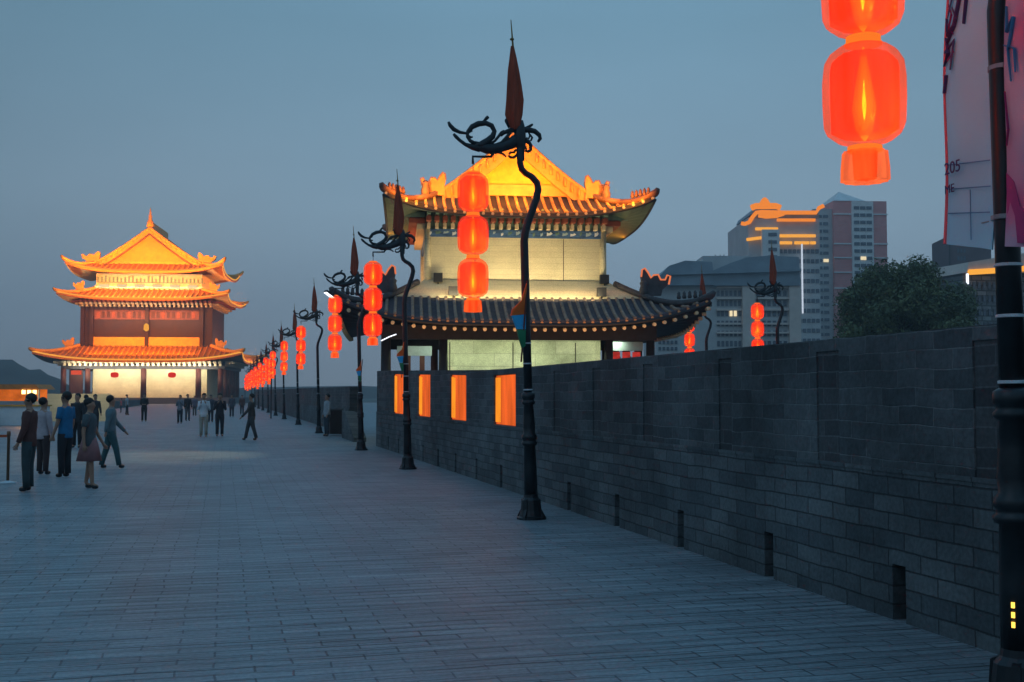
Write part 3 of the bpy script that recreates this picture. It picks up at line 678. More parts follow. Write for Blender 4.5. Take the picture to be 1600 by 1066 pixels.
def hipgable(parent,cx,cy,hx,hy,wsk,z0,H,e,lift,p,mt,mrib,mridge,pitch,r,thick,flare,pedm,over=.25,nseg=28):
    hsk=H*(wsk/hx)**e
    sk=Roof(cx,cy,hx,hy,wsk,wsk,z0,hsk,e,lift,p,flare)
    sk.surface('roof_skirt',mt,parent,thick,nseg)
    # main slopes between the gables
    gy=hy-wsk
    prof=lambda x:z0+H*((hx-abs(x))/hx)**e
    mb=MB()
    for sx in (-1,1):
        mb.grid(lambda u,v:(cx+sx*(hx-wsk)*(1-v),cy-gy-over+(2*gy+2*over)*u,prof(sx*(hx-wsk)*(1-v))+.01),2,14)
        mb.grid(lambda u,v:(cx+sx*(hx-wsk)*(1-v),cy-gy-over+(2*gy+2*over)*u,prof(sx*(hx-wsk)*(1-v))-thick),2,14)
        mb.grid(lambda u,v:(cx+sx*(hx-wsk)*(1-v),cy-gy-over,prof(sx*(hx-wsk)*(1-v))-thick*u),1,14)
    mb.build('main_roof',mt,parent,True)
    if mrib:
        sk.ribs('tile_ribs',mrib,parent,pitch,r)
        mb=MB()
        k=int(gy/pitch)
        for sx in (-1,1):
            for i in range(-k,k+1):
                mb.tube([(cx+sx*(hx-wsk)*(1-v/8),cy+i*pitch,prof(sx*(hx-wsk)*(1-v/8))+r*.4) for v in range(9)],r,6)
        mb.build('tile_ribs',mrib,parent,True)
    # pediments
    for s in (-1,1):
        xs=[-(hx-wsk)*.97+2*(hx-wsk)*.97*j/20 for j in range(21)]
        y=cy+s*(gy-.15)
        ol=[(cx+x,prof(x)-thick-.05) for x in xs]+[(cx+(hx-wsk)*.97,z0+hsk*.9),(cx-(hx-wsk)*.97,z0+hsk*.9)]
        mb=MB(); mb.prism(ol,y-.05,y+.05); pd=mb.build('pediment',pedm,parent)
        # verge boards following the gable edge
        mb=MB(); b=max(.6,thick*2.6)
        q=[(x,prof(x)+.02) for x in [ -(hx-wsk)*1.03+2*(hx-wsk)*1.03*j/28 for j in range(29)]]
        yv=cy+s*(gy+over)
        ol=[(cx+x,z) for x,z in q]+[(cx+x,z-b) for x,z in q[::-1]]
        vs=[(u,yv-.06,z) for u,z in ol]+[(u,yv+.06,z) for u,z in ol]; n=len(ol); h=n//2
        fsx=[]
        for i in range(h-1):
            fsx.append((i,i+1,n-2-i,n-1-i)); fsx.append((n+i,n+i+1,2*n-2-i,2*n-1-i)); fsx.append((i,i+1,n+i+1,n+i)); fsx.append((n-1-i,n-2-i,2*n-2-i,2*n-1-i))
        mb.add(vs,fsx); mb.build('verge_board',mridge,parent)
        mb=MB(); mb.tube([(cx+x,yv,z+r) for x,z in q],max(.07,r*1.6),8); mb.build('verge_ridge',mridge,parent,True)
        if r>.1:
            lo_=[(x,z-b*.95) for x,z in q]; mb=MB(); mb.tube([(cx+x*.97,yv+s*.1,z) for x,z in lo_[1:-1]],.17,6); mb.build('verge_dark_board',MT['ridged2'],parent,True)  # dark brown line along the inner edge of the verge
        mb=MB(); st_=.26 if mrib is not None and r<.1 else 1.0; kk_=int((hx-wsk)/st_)
        for i_ in range(-kk_,kk_+1):
            x_=i_*st_; mb.tube([(cx+x_,yv+s*.02,prof(x_)+.05),(cx+x_,yv+s*.10,prof(x_)-b*.25),(cx+x_,yv+s*.10,prof(x_)-b*.55)],r*.9,5)
        mb.build('verge_tiles',mridge,parent,True)
        mb=MB(); yb=cy+s*(gy+over*.6); mb.box(cx-(hx-wsk)*.9,yb-.09,z0+hsk*.9,cx+(hx-wsk)*.9,yb+.09,z0+hsk+max(.3,thick)); mb.build('gable_base_ridge',mridge,parent)
    mb=MB(); mb.box(cx-thick*.9,cy-gy-over,prof(0)-.1,cx+thick*.9,cy+gy+over,prof(0)+thick*2.4); mb.tube([(cx,cy-gy-over-.05,prof(0)+thick*2.6),(cx,cy+gy+over+.05,prof(0)+thick*2.6)],thick*.9,8); mb.build('main_ridge',mridge,parent)
    return sk,prof,gy

# ------------------------------------------------------------------ near tower
ZT=39.0
Tc=AT(813,ZT); CAMZ=YAW-R(6)
ax=Vector((math.cos(CAMZ),-math.sin(CAMZ),0)); ay=Vector((math.sin(CAMZ),math.cos(CAMZ),0))
HYB=4.4    # half depth of the ground floor
T1=thing('watch_tower','big two storey tower with orange floodlit gable roof and cream wall behind the parapet','tower',Tc+ay*HYB,-CAMZ)
m=MB(); m.box(-5.0,-4.8,0,5.0,4.8,.25); m.build('plinth',MT['cope'],T1)
# columns
cols=[(x,-HYB) for x in (-4.7,-2.7,3.15,4.65)]+[(x,HYB) for x in (-4.7,-2.7,0,2.7,4.7)]+[(s*4.7,y) for s in (-1,1) for y in (-2.2,0,2.2)]
for x,y in cols:
    m=MB(); m.lathe([(.24,.25),(.24,.33),(.17,.36),(.165,2),(.15,3.7)],14,(x,y,0)); m.build('column',MT['woodd'] if y==-HYB else MT['wood'],T1,True)
m=MB(); ringbox(m,4.85,HYB+.15,3.62,4.12,th=.3); m.build('lower_beam',MT['woodd'],T1)
m=MB(); ringbox(m,2.85,2.9,.25,3.95,.28,0,th=.25); m.build('ground_floor_wall',MT['green'],T1)
for x in (-2.4,-.1,2.2): 
    m=MB(); m.box(x-.015,-2.925,.25,x+.015,-2.9,3.6); m.build('wall_joint',MT['jointline'],T1)
m=MB(); m.box(-4.3,-3.05,3.1,-3.05,-2.95,3.45); m.build('painted_board',MT['paleblue'],T1); m=MB(); m.box(3.35,-3.9,3.28,4.5,-3.8,3.6); m.build('painted_board',MT['paleblue'],T1)
for x in (-3.9,-3.4,3.4,3.75,4.15): 
    m=MB(); m.box(x-.09,-3.1,.25,x+.09,-3.0,3.1); m.build('red_post',MT['wood'],T1)
MT['rdoor']=emit('red_glow_door',(.6,.04,.03),.6,.4,6)  # door panels emit: their lit look is put into the material
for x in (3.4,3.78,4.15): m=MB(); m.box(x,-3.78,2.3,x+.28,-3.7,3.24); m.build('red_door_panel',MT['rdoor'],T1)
# lower roof
lr=Roof(0,0,6.2,5.85,2.9,2.75,4.2,1.62,1.25,.8,4,.03)
lr.surface('lower_roof',MT['tile'],T1,.13,40)
lr.ribs('tile_ribs',MT['tiler'],T1,.29,.062,tmax=.62)
up=Roof(0,0,6.2,5.85,2.9,2.75,4.215,1.62,1.25,.8,4,.03)
mb=MB()
for side in range(4):
    mb.grid(lambda u,v:up.pt(side,(2*u-1)*up.half(side,.60+.4*v),.60+.4*v,.02),20,4)
mb.build('floodlit_tile_apron',MT['cream'],T1,True)  # cream sheet paints the floodlight onto the upper roof tiles
lr.hips(MT['ridged'],T1,.12,.15,.15,.9,True)
tag(lr.eave_tiles('eave_tile_ends',MT['otile'],T1,.29,.05,-.06),kind='stuff')
lr.edge_line('eave_board',MT['woodd'],T1,.06,-.14)
tag(lr.eave_tiles('rafter_ends',MT['bracketw'],T1,.34,.065,-.30,.0),kind='stuff')
mb=MB()
for side in range(4): mb.grid(lambda u,v:lr.pt(side,(2*u-1)*lr.half(side,v*.5),v*.5,-.22-.25*v),24,2)
mb.build('lower_soffit',MT['woodd'],T1)
MT['orn']=emit('ornament_outline_light',(1,.25,.10),.75)
for sx in (-1,1):
    m=MB(); m.prism([(sx*(x),z) for x,z in beast_outline(.72)],-.09,.09); o=m.build('ridge_beast',MT['ridged'],T1); q=lr.pt(0,sx*lr.half(0,.62),.62,.1); o.location=q
    ol=beast_outline(.74); m2=MB(); m2.tube([(sx*x,-.1,z) for x,z in ol[3:15]],.035,5); o2=m2.build('outline_light',MT['orn'],o)
# upper storey
UH=3.22; UD=3.0
m=MB(); ringbox(m,UH,UD,5.55,7.42,th=.2); m.build('upper_wall',MT['cream'],T1)
for x in (-UH,UH):
    for y in (-UD,UD):
        m=MB(); m.lathe([(.13,5.6),(.12,7.7)],12,(x,y,0)); m.build('corner_post',MT['cream'],T1,True)
for x in (-1.5,.2,1.75):
    m=MB(); m.box(x-.012,-UD-.012,5.85,x+.012,-UD-.002,7.4); m.build('shutter_joint',MT['jointline'],T1)
m=MB(); ringbox(m,UH+.06,UD+.06,5.80,5.86,th=.2); m.build('sill_band',MT['jointline'],T1)
m=MB(); ringbox(m,UH+.08,UD+.08,7.42,7.70,th=.3); m.build('painted_beam',MT['blue'],T1)
random.seed(3)
for i in range(22):
    x=-UH+.29*i+.1; w_=random.choice([.05,.08,.11]); h_=random.uniform(.05,.1)
    m=MB().prism([(-w_,-h_),(w_*.3,-h_*.6),(w_,h_*.2),(w_*.4,h_),(-w_*.2,h_*.4),(-w_*.9,h_*.7)],-.007,.007)
    o=m.build('beam_motif',(MT['white'],MT['bracketg'],MT['paleblue'])[i%3],T1); o.location=(x,-UD-.09,7.56+random.uniform(-.03,.03))
brackets(T1,UH+.1,UD+.1,0,0,7.70,8.35,.29,.85,[MT['bracketc'],MT['bracketr'],MT['bracketg']],3,(0,1,3))
m=MB(); ringbox(m,UH,UD,7.7,8.55,th=.25); m.build('bracket_backing',MT['bracketg'],T1)
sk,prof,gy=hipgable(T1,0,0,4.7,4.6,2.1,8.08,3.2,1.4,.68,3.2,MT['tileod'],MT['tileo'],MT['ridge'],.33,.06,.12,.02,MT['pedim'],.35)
sk.hips(MT['ridged2'],T1,.12,.12,.16,1.0,True)
tag(sk.eave_tiles('eave_tile_ends',MT['bracketc'],T1,.33,.055,-.05),kind='stuff')
sk.edge_line('eave_board',MT['woodd'],T1,.05,-.14)
mb=MB()
for side in range(4): mb.grid(lambda u,v:sk.pt(side,(2*u-1)*sk.half(side,v*.62),v*.62,-.16-.12*v),24,2)
mb.build('upper_soffit',MT['soffit'],T1)
for sx in (-1,1):
    m=MB(); m.prism([(sx*(x-.35),z) for x,z in beast_outline(.62)],-.1,.1); o=m.build('ridge_beast',MT['ridge'],T1); o.location=(sx*2.95,-gy-.35,8.95)
    ol=beast_outline(.64); m2=MB(); m2.tube([(sx*(x-.35),-.12,z) for x,z in ol[3:15]],.026,5); m2.build('outline_light',MT['orn'],o)
    m=MB(); m.prism([(sx*(x-.3),z) for x,z in beast_outline(.5)],-.1,.1); o=m.build('ridge_beast',MT['ridge'],T1); o.location=(0,sx*gy,11.3); o.rotation_euler=(0,0,PI/2)
# flood fixtures, things standing on the lower roof
fx=[(-2.35,-4.15),(2.95,-4.15),(-2.85,-3.35),(3.2,-3.35)]
for i,(x,y) in enumerate(fx):
    z=lr.pt(0,x,(5.85+y)/2.75).z
    wp=Tc+ay*HYB+ax*x+ay*y; 
    m=MB(); m.box(-.16,-.1,.1,.16,.12,.42); m.box(-.02,-.02,-.05,.02,.02,.12); m.box(-.13,.12,.14,.13,.13,.38)
    o=tag(m.build('floodlight',MT['black']),['black floodlight box on the lower roof of the big tower, left of the lantern string','black floodlight box on the lower roof of the big tower, far right','black floodlight at the left foot of the cream upper wall','black floodlight at the right foot of the cream upper wall'][i],'floodlight','floodlights on the big tower roof'); o.location=(wp.x,wp.y,z); o.rotation_euler=(0,0,-CAMZ)
wc=(1,.80,.42)
area('wall_flood',(0,-4.6,5.15),(0,-UD,7.6),5.8,.2,150,wc,T1)
area('wall_flood_side',(-5.0,0,5.5),(-UH,0,7.2),.3,5,90,(1,.62,.30),T1)
area('wall_flood_side',(5.0,0,5.5),(UH,0,6.6),.3,5,32,(1,.75,.35),T1)
area('ground_floor_light',(0,-4.1,3.55),(0,-2.7,1.9),7.5,.3,70,(.88,1,.66),T1)
area('ground_floor_light',(-4.2,0,3.55),(-2.9,0,1.5),.3,6,25,(1,.9,.6),T1)
area('eave_light',(0,-6.5,3.5),(0,-5.7,4.1),9.5,.1,26,(1,.50,.18),T1,140)
oc=(1,.29,.02)
area('roof_flood',(0,-4.95,8.75),(0,-2.4,9.15),8.6,.2,420,(1,.33,.02),T1)
area('roof_flood',(-4.9,0,8.85),(-2.2,0,9.5),.3,7,130,oc,T1)
area('roof_flood',(4.9,0,8.85),(2.2,0,9.5),.3,7,130,oc,T1)
for x in (-3.5,0,3.5): spot('roof_spot',(x,-4.3,9.0),(x*.75,-2.6,9.3),230 if x else 200,(1,.46,.06),120,.8,T1)
spot('gable_flood',(0,-6.5,8.9),(0,-2.6,10.4),1500,(1,.38,.03),70,.7,T1)

MT['darkwood2']=M('far_tower_timber',(.035,.012,.014),.6,.3,1)
# ------------------------------------------------------------------ far tower
ZF=210.0; s8=F/ZF
fc=AT(224,ZF); 
T2=thing('gate_tower','far three eaved gate tower glowing orange at the end of the road','tower',fc+ay*11,-CAMZ)
hz=lambda y:1.7+(617-y)/s8
PZ=hz(621.5)
m=MB(); m.box(-17,-13.5,0,17,13.5,PZ); m.build('platform',MT['cope'],T2)
for x in (-14.6,-10.2,0,10.1,14.2):
    for y in (-11,11):
        m=MB(); m.lathe([(.55,PZ),(.5,hz(576))],10,(x,y,0)); m.build('column',MT['wood'],T2,True)
for y in (-5.5,0,5.5):
    for x in (-14.6,14.2):
        m=MB(); m.lathe([(.55,PZ),(.5,hz(576))],10,(x,y,0)); m.build('column',MT['wood'],T2,True)
m=MB(); m.box(-10,-8.2,PZ,11.2,8.2,hz(570)); m.build('ground_floor_wall',MT['cream'],T2)
for x in (-13,): 
    m=MB(); m.box(x-1.2,-8.4,PZ,x+1.2,-8.1,hz(578)); m.build('door',MT['wood'],T2); m=MB(); m.box(x-.95,-8.46,5.5,x+.95,-8.41,6.3); m.build('lit_transom',emit('red_transom',(1,.1,.03),.8),T2)
m=MB(); ringbox(m,15,11.3,hz(577),hz(571),th=.8); m.build('lower_beam',MT['woodd'],T2)
brackets(T2,15,11.2,0,0,hz(572),hz(564),.95,1.6,[MT['bracketc'],MT['bracketc']],2,(0,1,3))
r1=Roof(0,0,18.3,15.4,6.4,6.2,hz(563.5),2.7,1.15,1.5,3.5,.03)
r1.surface('lower_roof',MT['tilef'],T2,.45,40); r1.ribs('tile_ribs',MT['tilefr'],T2,.95,.17,(0,1,3)); r1.hips(MT['ridge2'],T2,.38,.6,.3,.95,False)
r1.edge_line('eave_light_strip',MT['ledy'],T2,.14,.05,(0,1,3))
mb=MB(); 
for side in range(4): mb.grid(lambda u,v:r1.pt(side,(2*u-1)*r1.half(side,v*.5),v*.5,-.5-.3*v),24,2)
mb.build('lower_soffit',MT['woodd'],T2)
# second storey
z1=10.3; 
m=MB(); m.box(-10.1,-8.85,z1,10.1,-8.6,hz(526)); m.build('lit_balcony_wall',MT['ridge2'],T2)
m=MB(); m.box(-11.8,-8.6,z1,11.8,8.6,hz(478)); m.build('second_floor_wall',MT['darkwood2'],T2)
for x in (-11.9,-10.2,0,10.2,11.9):
    m=MB(); m.box(x-.35,-9.1,z1,x+.35,-8.5,hz(478)); m.build('pillar',MT['darkwood2'],T2)
random.seed(11)
for i in range(2):
    a,b=((-9.8,-.4),(.4,9.7))[i]
    m=MB(); m.box(a,-8.75,hz(498),b,-8.62,hz(483)); pp=m.build('window_band',M('window_band_frame%d'%i,(.16,.05,.04),.6),T2)
    n=9
    for k in range(n):
        x0=a+.4+(b-a-.8)*k/n; m=MB(); m.box(x0,-8.80,hz(495.5),x0+(b-a-.8)/n*.62,-8.76,hz(486)); m.build('window_pane',MT['wood'] if (k*7+i)%3 else MT['bracketr'],pp)
m=MB(); m.lathe([(.1,0),(.5,.3),(.45,1.2),(.15,1.5)],10,(0,-9.4,hz(517))); m.build('plaque_lamp',MT['ledy'],T2,True)
brackets(T2,11.9,8.7,0,0,hz(478),hz(468),.85,2.2,[MT['bracketc'],MT['bracketc'],MT['bracketr']],3,(0,1,3))
r2=Roof(0,0,15.2,12.6,5.4,5.2,hz(467),2.1,1.15,1.1,3.5,.03)
r2.surface('middle_roof',MT['tilef'],T2,.4,40); r2.ribs('tile_ribs',MT['tilefr'],T2,.95,.17,(0,1,3)); r2.hips(MT['ridge2'],T2,.33,.6,.4,.95,False)
r2.edge_line('eave_light_strip',MT['ledy'],T2,.13,.05,(0,1,3))
mb=MB()
for side in range(4): mb.grid(lambda u,v:r2.pt(side,(2*u-1)*r2.half(side,v*.5),v*.5,-.45-.3*v),24,2)
mb.build('middle_soffit',MT['bracketc'],T2)
m=MB(); m.box(-9.9,-7.4,hz(450),9.9,7.4,hz(424)); m.build('top_floor_wall',MT['bracketc'],T2)
m=MB()
for i in range(28):
    x=-9.7+i*.72; m.box(x,-7.5,hz(438),x+.3,-7.42,hz(430)+random.uniform(-.3,.4)); m.box(x+.1,-7.47,hz(438)-.1,x+.82,-7.43,hz(438)+.05)
m.build('lattice',MT['bracketg'],T2)
m=MB(); ringbox(m,10.2,7.7,hz(447),hz(444),th=.3); m.build('balustrade',MT['white'],T2)
for i in range(6):
    m=MB(); x=-8.3+i*3.3; m.box(x-.9,-7.9,hz(446),x+.9,-7.72,hz(441.5)); m.build('glow_bracket_panel',emit('glow_cream_panel',(1,.72,.35),1.0) if 'lcp' not in MT else MT['lcp'],T2); MT['lcp']=bpy.data.materials['glow_cream_panel']  # bracket panels glow by themselves, lamplight put into their material
sk2,prof2,gy2=hipgable(T2,0,0,14.2,11.6,4.6,hz(423),8.6,1.32,1.7,3.5,MT['tilef'],MT['tilefr'],MT['ridge2'],.95,.17,.45,.02,MT['ridge2'],.8)
sk2.hips(MT['ridge2'],T2,.35,.8,.7,1.0,False)
sk2.edge_line('eave_light_strip',MT['ledy'],T2,.12,.05,(0,1,3))
mb=MB()
for side in range(4): mb.grid(lambda u,v:sk2.pt(side,(2*u-1)*sk2.half(side,v),v,-.5-.2*v),24,2)
mb.build('upper_soffit',MT['bracketc'],T2)
for sx in (-1,1):
    m=MB(); m.prism([(sx*(x-.5),z) for x,z in beast_outline(2.0)],-.4,.4); o=m.build('ridge_beast',MT['ridge2'],T2); o.location=(sx*9.9,-gy2-.6,hz(408)); o.scale=(1.2,1,.85)
    m=MB(); m.prism([(sx*(x-.5),z) for x,z in beast_outline(1.4)],-.3,.3); o=m.build('ridge_beast',MT['ridge2'],T2); o.location=(sx*12.2,-9.3,hz(466)+1.6)
    m=MB(); m.prism([(sx*(x-.5),z) for x,z in beast_outline(1.5)],-.3,.3); o=m.build('ridge_beast',MT['ridge2'],T2); o.location=(sx*13.6,-10.2,hz(552)+1.0)
m=MB(); m.lathe([(.7,-.6),(.55,.5),(.3,.9),(.35,1.3),(.2,1.8),(.12,2.6),(.03,3.2)],10,(0,-gy2-.4,prof2(0)+1)); m.build('finial',MT['ridge2'],T2,True)
for i,px in enumerate((-5.3,5.2)):
    t=thing('drum_lantern',['left','right'][i]+' round red lantern hanging in front of the cream wall of the far tower','lantern',tuple(fc+ay*11+ax*px+ay*(-11)+Vector((0,0,hz(586)))),-CAMZ,'round lanterns on the far tower')
    m=MB(); m.lathe([(.3,-.5),(.62,-.4),(.76,0),(.62,.4),(.3,.5)],16); m.build('lantern_body',MT['lanr'] if 'lanr' in MT else emit('dull_red_lantern',(.8,.02,.008),.9),t,True); 
    m=MB(); m.tube([(0,0,.6),(0,0,1.6)],.05,5); m.build('hanger',MT['black'],t)
k=1.0
T2K=1.25
oc2=(1,.285,.004)
def ra(n,z,y,tz,ty,sx,pw,col=oc2): area(n,(0,y,z),(0,ty,tz),sx,.8,pw*(T2K if col==oc2 else 1),col,T2)
ra('roof_flood',hz(415),-14.5,hz(385),-6,26,4200)
ra('gable_flood',hz(425),-24,hz(380),-7,14,6500)
ra('roof_flood',hz(458),-17.5,hz(452),-9,26,1500)
ra('roof_flood',hz(548),-21,hz(545),-10,32,1900)
ra('wall_flood',hz(462),-12.8,hz(435),-7.4,18,1100,(1,.85,.55))
ra('balcony_flood',hz(549),-13.5,hz(533),-8.6,20,1500,(1,.32,.006))
ra('wall_wash',hz(500),-12.5,hz(478),-8.6,20,700,(1,.85,.65))
ra('ground_floor_light',hz(580),-10.8,hz(600),-8,26,430,(.95,1,.66))
ra('eave_light',hz(580),-13.5,hz(566),-11.2,26,2600,(1,.9,.7))
area('side_flood',(20,0,hz(552)),(10,0,hz(500)),.8,18,1800,(1,.32,.05),T2)
area('side_flood',(16.5,0,hz(457)),(8,0,hz(420)),.8,18,1500,(1,.3,.04),T2)

# ------------------------------------------------------------------ town beyond the wall
def lbl(o,*a): return tag(o,*a)
MT['bglass']=M('dark_window_glass',(.09,.11,.14),.25,.3,2,spec=.6)
MT['blit']=emit('lit_window',(1,.82,.5),1.0)
MT['bwhite']=M('pale_concrete',(.68,.66,.65),.8,.12,.5)
MT['bgrey']=M('grey_concrete',(.46,.45,.45),.8,.15,.3)
MT['bgreyd']=M('slate_roof',(.22,.26,.30),.55,.2,.3)
MT['bpink']=brickmat('pink_brick_cladding',(.68,.23,.22),(.72,.29,.27),(.5,.3,.29),(0,2),.9,.5,.04,bump=.1,stain=.1)
MT['bbeige']=M('beige_stone',(.60,.50,.45),.8,.12,.6)
def windows(parent,x0,x1,z0,z1,nx,nz,y,wf=.62,hf=.55,lit=(),name='window',lim=99):
    dx=(x1-x0)/nx; dz=(z1-z0)/nz
    base=MB().box(-dx*wf/2,-.08,-dz*hf/2,dx*wf/2,.02,dz*hf/2)
    o0=None; c=0
    for j in range(nz):
        for i in range(nx):
            if c>=lim: return
            isl=(i,j) in lit
            if o0 is None or isl: 
                o=base.build(name,MT['blit'] if isl else MT['bglass'],parent)
                if not isl: o0=o
            else: o=o0.copy(); C.objects.link(o); o.parent=parent
            o.location=(x0+dx*(i+.5),y,z0+dz*(j+.5)); c+=1
def bldg(name,label,px,dep,rz): return thing(name,label,'building',AT(px,dep),rz)
S=lambda dep:dep/F
# A domed building
D=150; b=bldg('domed_building','low wide grey building with swept dome roof and beige pillars',1155,D,-YAW); k=D/F
X=lambda px:(px-1155)*k
Zp=lambda py:EYE+(617-py)*k
m=MB(); m.box(X(1025),0,0,X(1252),14,Zp(445)); m.build('facade_wall',MT['bgrey'],b)
m=MB(); prof_=[(1022,447),(1030,432),(1045,416),(1070,408),(1112,410),(1116,446)]
m.prism([(X(a),Zp(c)) for a,c in prof_],-1.2,14); m.build('swept_roof',MT['bgreyd'],b,label='swept slate roof end')
m=MB(); m.prism([(X(1112),Zp(447)),(X(1112),Zp(424)),(X(1140),Zp(412)),(X(1165),Zp(403)),(X(1200),Zp(400)),(X(1248),Zp(402)),(X(1250),Zp(447))],-1.0,14); m.build('swept_roof',MT['bgreyd'],b)
m=MB(); m.prism([(X(1020),Zp(449)),(X(1040),Zp(427)),(X(1250),Zp(421)),(X(1250),Zp(425)),(X(1045),Zp(431)),(X(1026),Zp(449))],-1.6,-1.2); m.build('eave_band',MT['bgreyd'],b)
m=MB(); m.box(X(1104),2,Zp(425),X(1180),10,Zp(396)); m.box(X(1097),3,Zp(425),X(1104),9,Zp(405)); m.build('plant_room',MT['bgrey'],b)
m=MB()
for px in (1128,1136,1142): m.tube([(X(px),4,Zp(397)),(X(px),4,Zp(391))],.05,4)
m.build('antenna',MT['black'],b)
for (a,c) in ((1160,1180),(1233,1251)):
    m=MB(); m.box(X(a),-.8,0,X(c),0,Zp(436)); m.build('pillar',MT['bbeige'],b)
for py in (449,466,484,506,520):
    m=MB(); m.box(X(1120),-.5,Zp(py+1.5),X(1233),0,Zp(py-1.5)); m.build('floor_band',MT['bbeige'],b)
windows(b,X(1120),X(1160),Zp(545),Zp(450),6,6,-.05,lit=((4,3),(3,3)))
windows(b,X(1182),X(1232),Zp(545),Zp(450),6,6,-.05)
windows(b,X(1028),X(1060),Zp(550),Zp(510),5,4,-.05)
# B hotel with lit outline
D=230; b=bldg('hotel_building','tall grey hotel with orange light strips and winged Chinese roof line',1225,D,-YAW); k=D/F
X=lambda px:(px-1225)*k
m=MB(); m.box(X(1172),0,0,X(1284),22,Zp(338)); m.build('facade_wall',MT['bgrey'],b)
m=MB(); m.prism([(X(1172),Zp(340)),(X(1178),Zp(336)),(X(1188),Zp(330)),(X(1282),Zp(330)),(X(1284),Zp(340))],0,22); m.build('winged_roof',MT['bgreyd'],b)
m=MB(); m.prism([(X(1180),Zp(330)),(X(1184),Zp(322)),(X(1222),Zp(322)),(X(1226),Zp(330))],2,18); m.build('roof_pavilion',MT['bgreyd'],b)
m=MB(); m.tube([(X(a),-.5,Zp(c)) for a,c in ((1160,348),(1166,349),(1173,346),(1178,338),(1184,331),(1192,330),(1230,331),(1278,331),(1282,324),(1290,320))],.42,6); m.build('roof_light_outline',MT['ledo'],b,True)
m=MB(); m.tube([(X(1177),0,Zp(323)),(X(1184),0,Zp(320)),(X(1216),0,Zp(320)),(X(1223),0,Zp(323))],.65,6); m.tube([(X(1188),0,Zp(334)),(X(1200),0,Zp(336)),(X(1216),0,Zp(335)),(X(1228),0,Zp(331))],.55,6); m.build('pavilion_light_outline',MT['ledo'],b,True)
m=MB(); m.lathe([(.5,0),(1.1,.3),(.8,.9),(.3,1.4)],10,(X(1200),1,Zp(316))); m.build('roof_finial',MT['ledo'],b,True)
for (a,c,y,mm) in ((1216,1276,343,'ledo'),(1182,1217,357,'ledy'),(1168,1191,372,'ledy'),(1213,1276,368,'ledy'),(1217,1239,379,'ledy'),(1243,1266,379,'ledy'),(1268,1276,379,'ledy')):
    m=MB(); m.tube([(X(a),-.7,Zp(y+(2 if a==1168 else 0))),(X(c),-.7,Zp(y-(1 if a==1168 else 0)))],.33,6); m.build('light_strip',MT[mm],b)
m=MB(); m.box(X(1191),-1.6,0,X(1218),0,Zp(359)); m.build('pale_bay',MT['bwhite'],b)
m=MB(); m.box(X(1253.4),-1,Zp(490),X(1255.2),-.6,Zp(381)); m.build('white_light_line',emit('soft_white_strip',(.75,.85,1),.85),b)
windows(b,X(1200),X(1214),Zp(420),Zp(361),1,5,-1.65,wf=.95,hf=.45)
windows(b,X(1219),X(1283),Zp(540),Zp(384),9,10,-.05,wf=.75,hf=.4)
# C pink tower block
D=260; b=bldg('tower_block','tall pink brick tower block with pale window column and small pyramid roof',1340,D,-YAW+R(3)); k=D/F
X=lambda px:(px-1340)*k
m=MB(); m.box(X(1306),0,0,X(1391),16,Zp(312)); m.build('brick_shell',MT['bpink'],b)
m=MB(); m.box(X(1334),-.6,Zp(600),X(1368),0,Zp(313)); m.build('window_column_wall',MT['bwhite'],b)
m=MB(); m.add([(X(1306),-.2,Zp(312)),(X(1356),-.2,Zp(312)),(X(1356),15,Zp(312)),(X(1306),15,Zp(312)),(X(1331),7,Zp(289))],[(0,1,4),(1,2,4),(2,3,4),(3,0,4),(0,3,2,1)]); m.build('pyramid_roof',MT['bwhite'],b)
m=MB(); m.box(X(1276),1,0,X(1306),17,Zp(324)); m.build('side_wing',MT['bgrey'],b)
m=MB()
for py in (333,380,402,425,450,475): m.box(X(1305),-.25,Zp(py+1),X(1392),-.02,Zp(py-1)) 
m.build('floor_lines',MT['bwhite'],b)
windows(b,X(1336),X(1366),Zp(545),Zp(318),3,20,-.65,wf=.85,hf=.45,lit=((1,12),))
windows(b,X(1280),X(1300),Zp(540),Zp(330),2,18,.95,wf=.8,hf=.4,lit=((1,11),))
# E F slabs
D=300; b=bldg('distant_slab','small pale distant block right of the tree, beside the brown tower',1485,D,-YAW); k=D/F; X=lambda px:(px-1485)*k
m=MB(); m.box(X(1467),0,0,X(1490),12,Zp(408)); m.build('wall',MT['bbeige'],b); windows(b,X(1468),X(1489),Zp(500),Zp(411),3,7,-.05)
D=240; b=bldg('brown_tower','dark brown slab tower with one window column behind the banner',1520,D,-YAW-R(6)); k=D/F; X=lambda px:(px-1520)*k
m=MB(); m.box(X(1489),0,0,X(1552),14,Zp(366)); m.build('wall',M('brown_cladding',(.12,.075,.08),.8,.15,.4),b)
m=MB(); m.box(X(1488),-.3,0,X(1489.3),0,Zp(314)); m.build('mast',MT['black'],b)
windows(b,X(1500),X(1514),Zp(470),Zp(372),3,8,-.05)
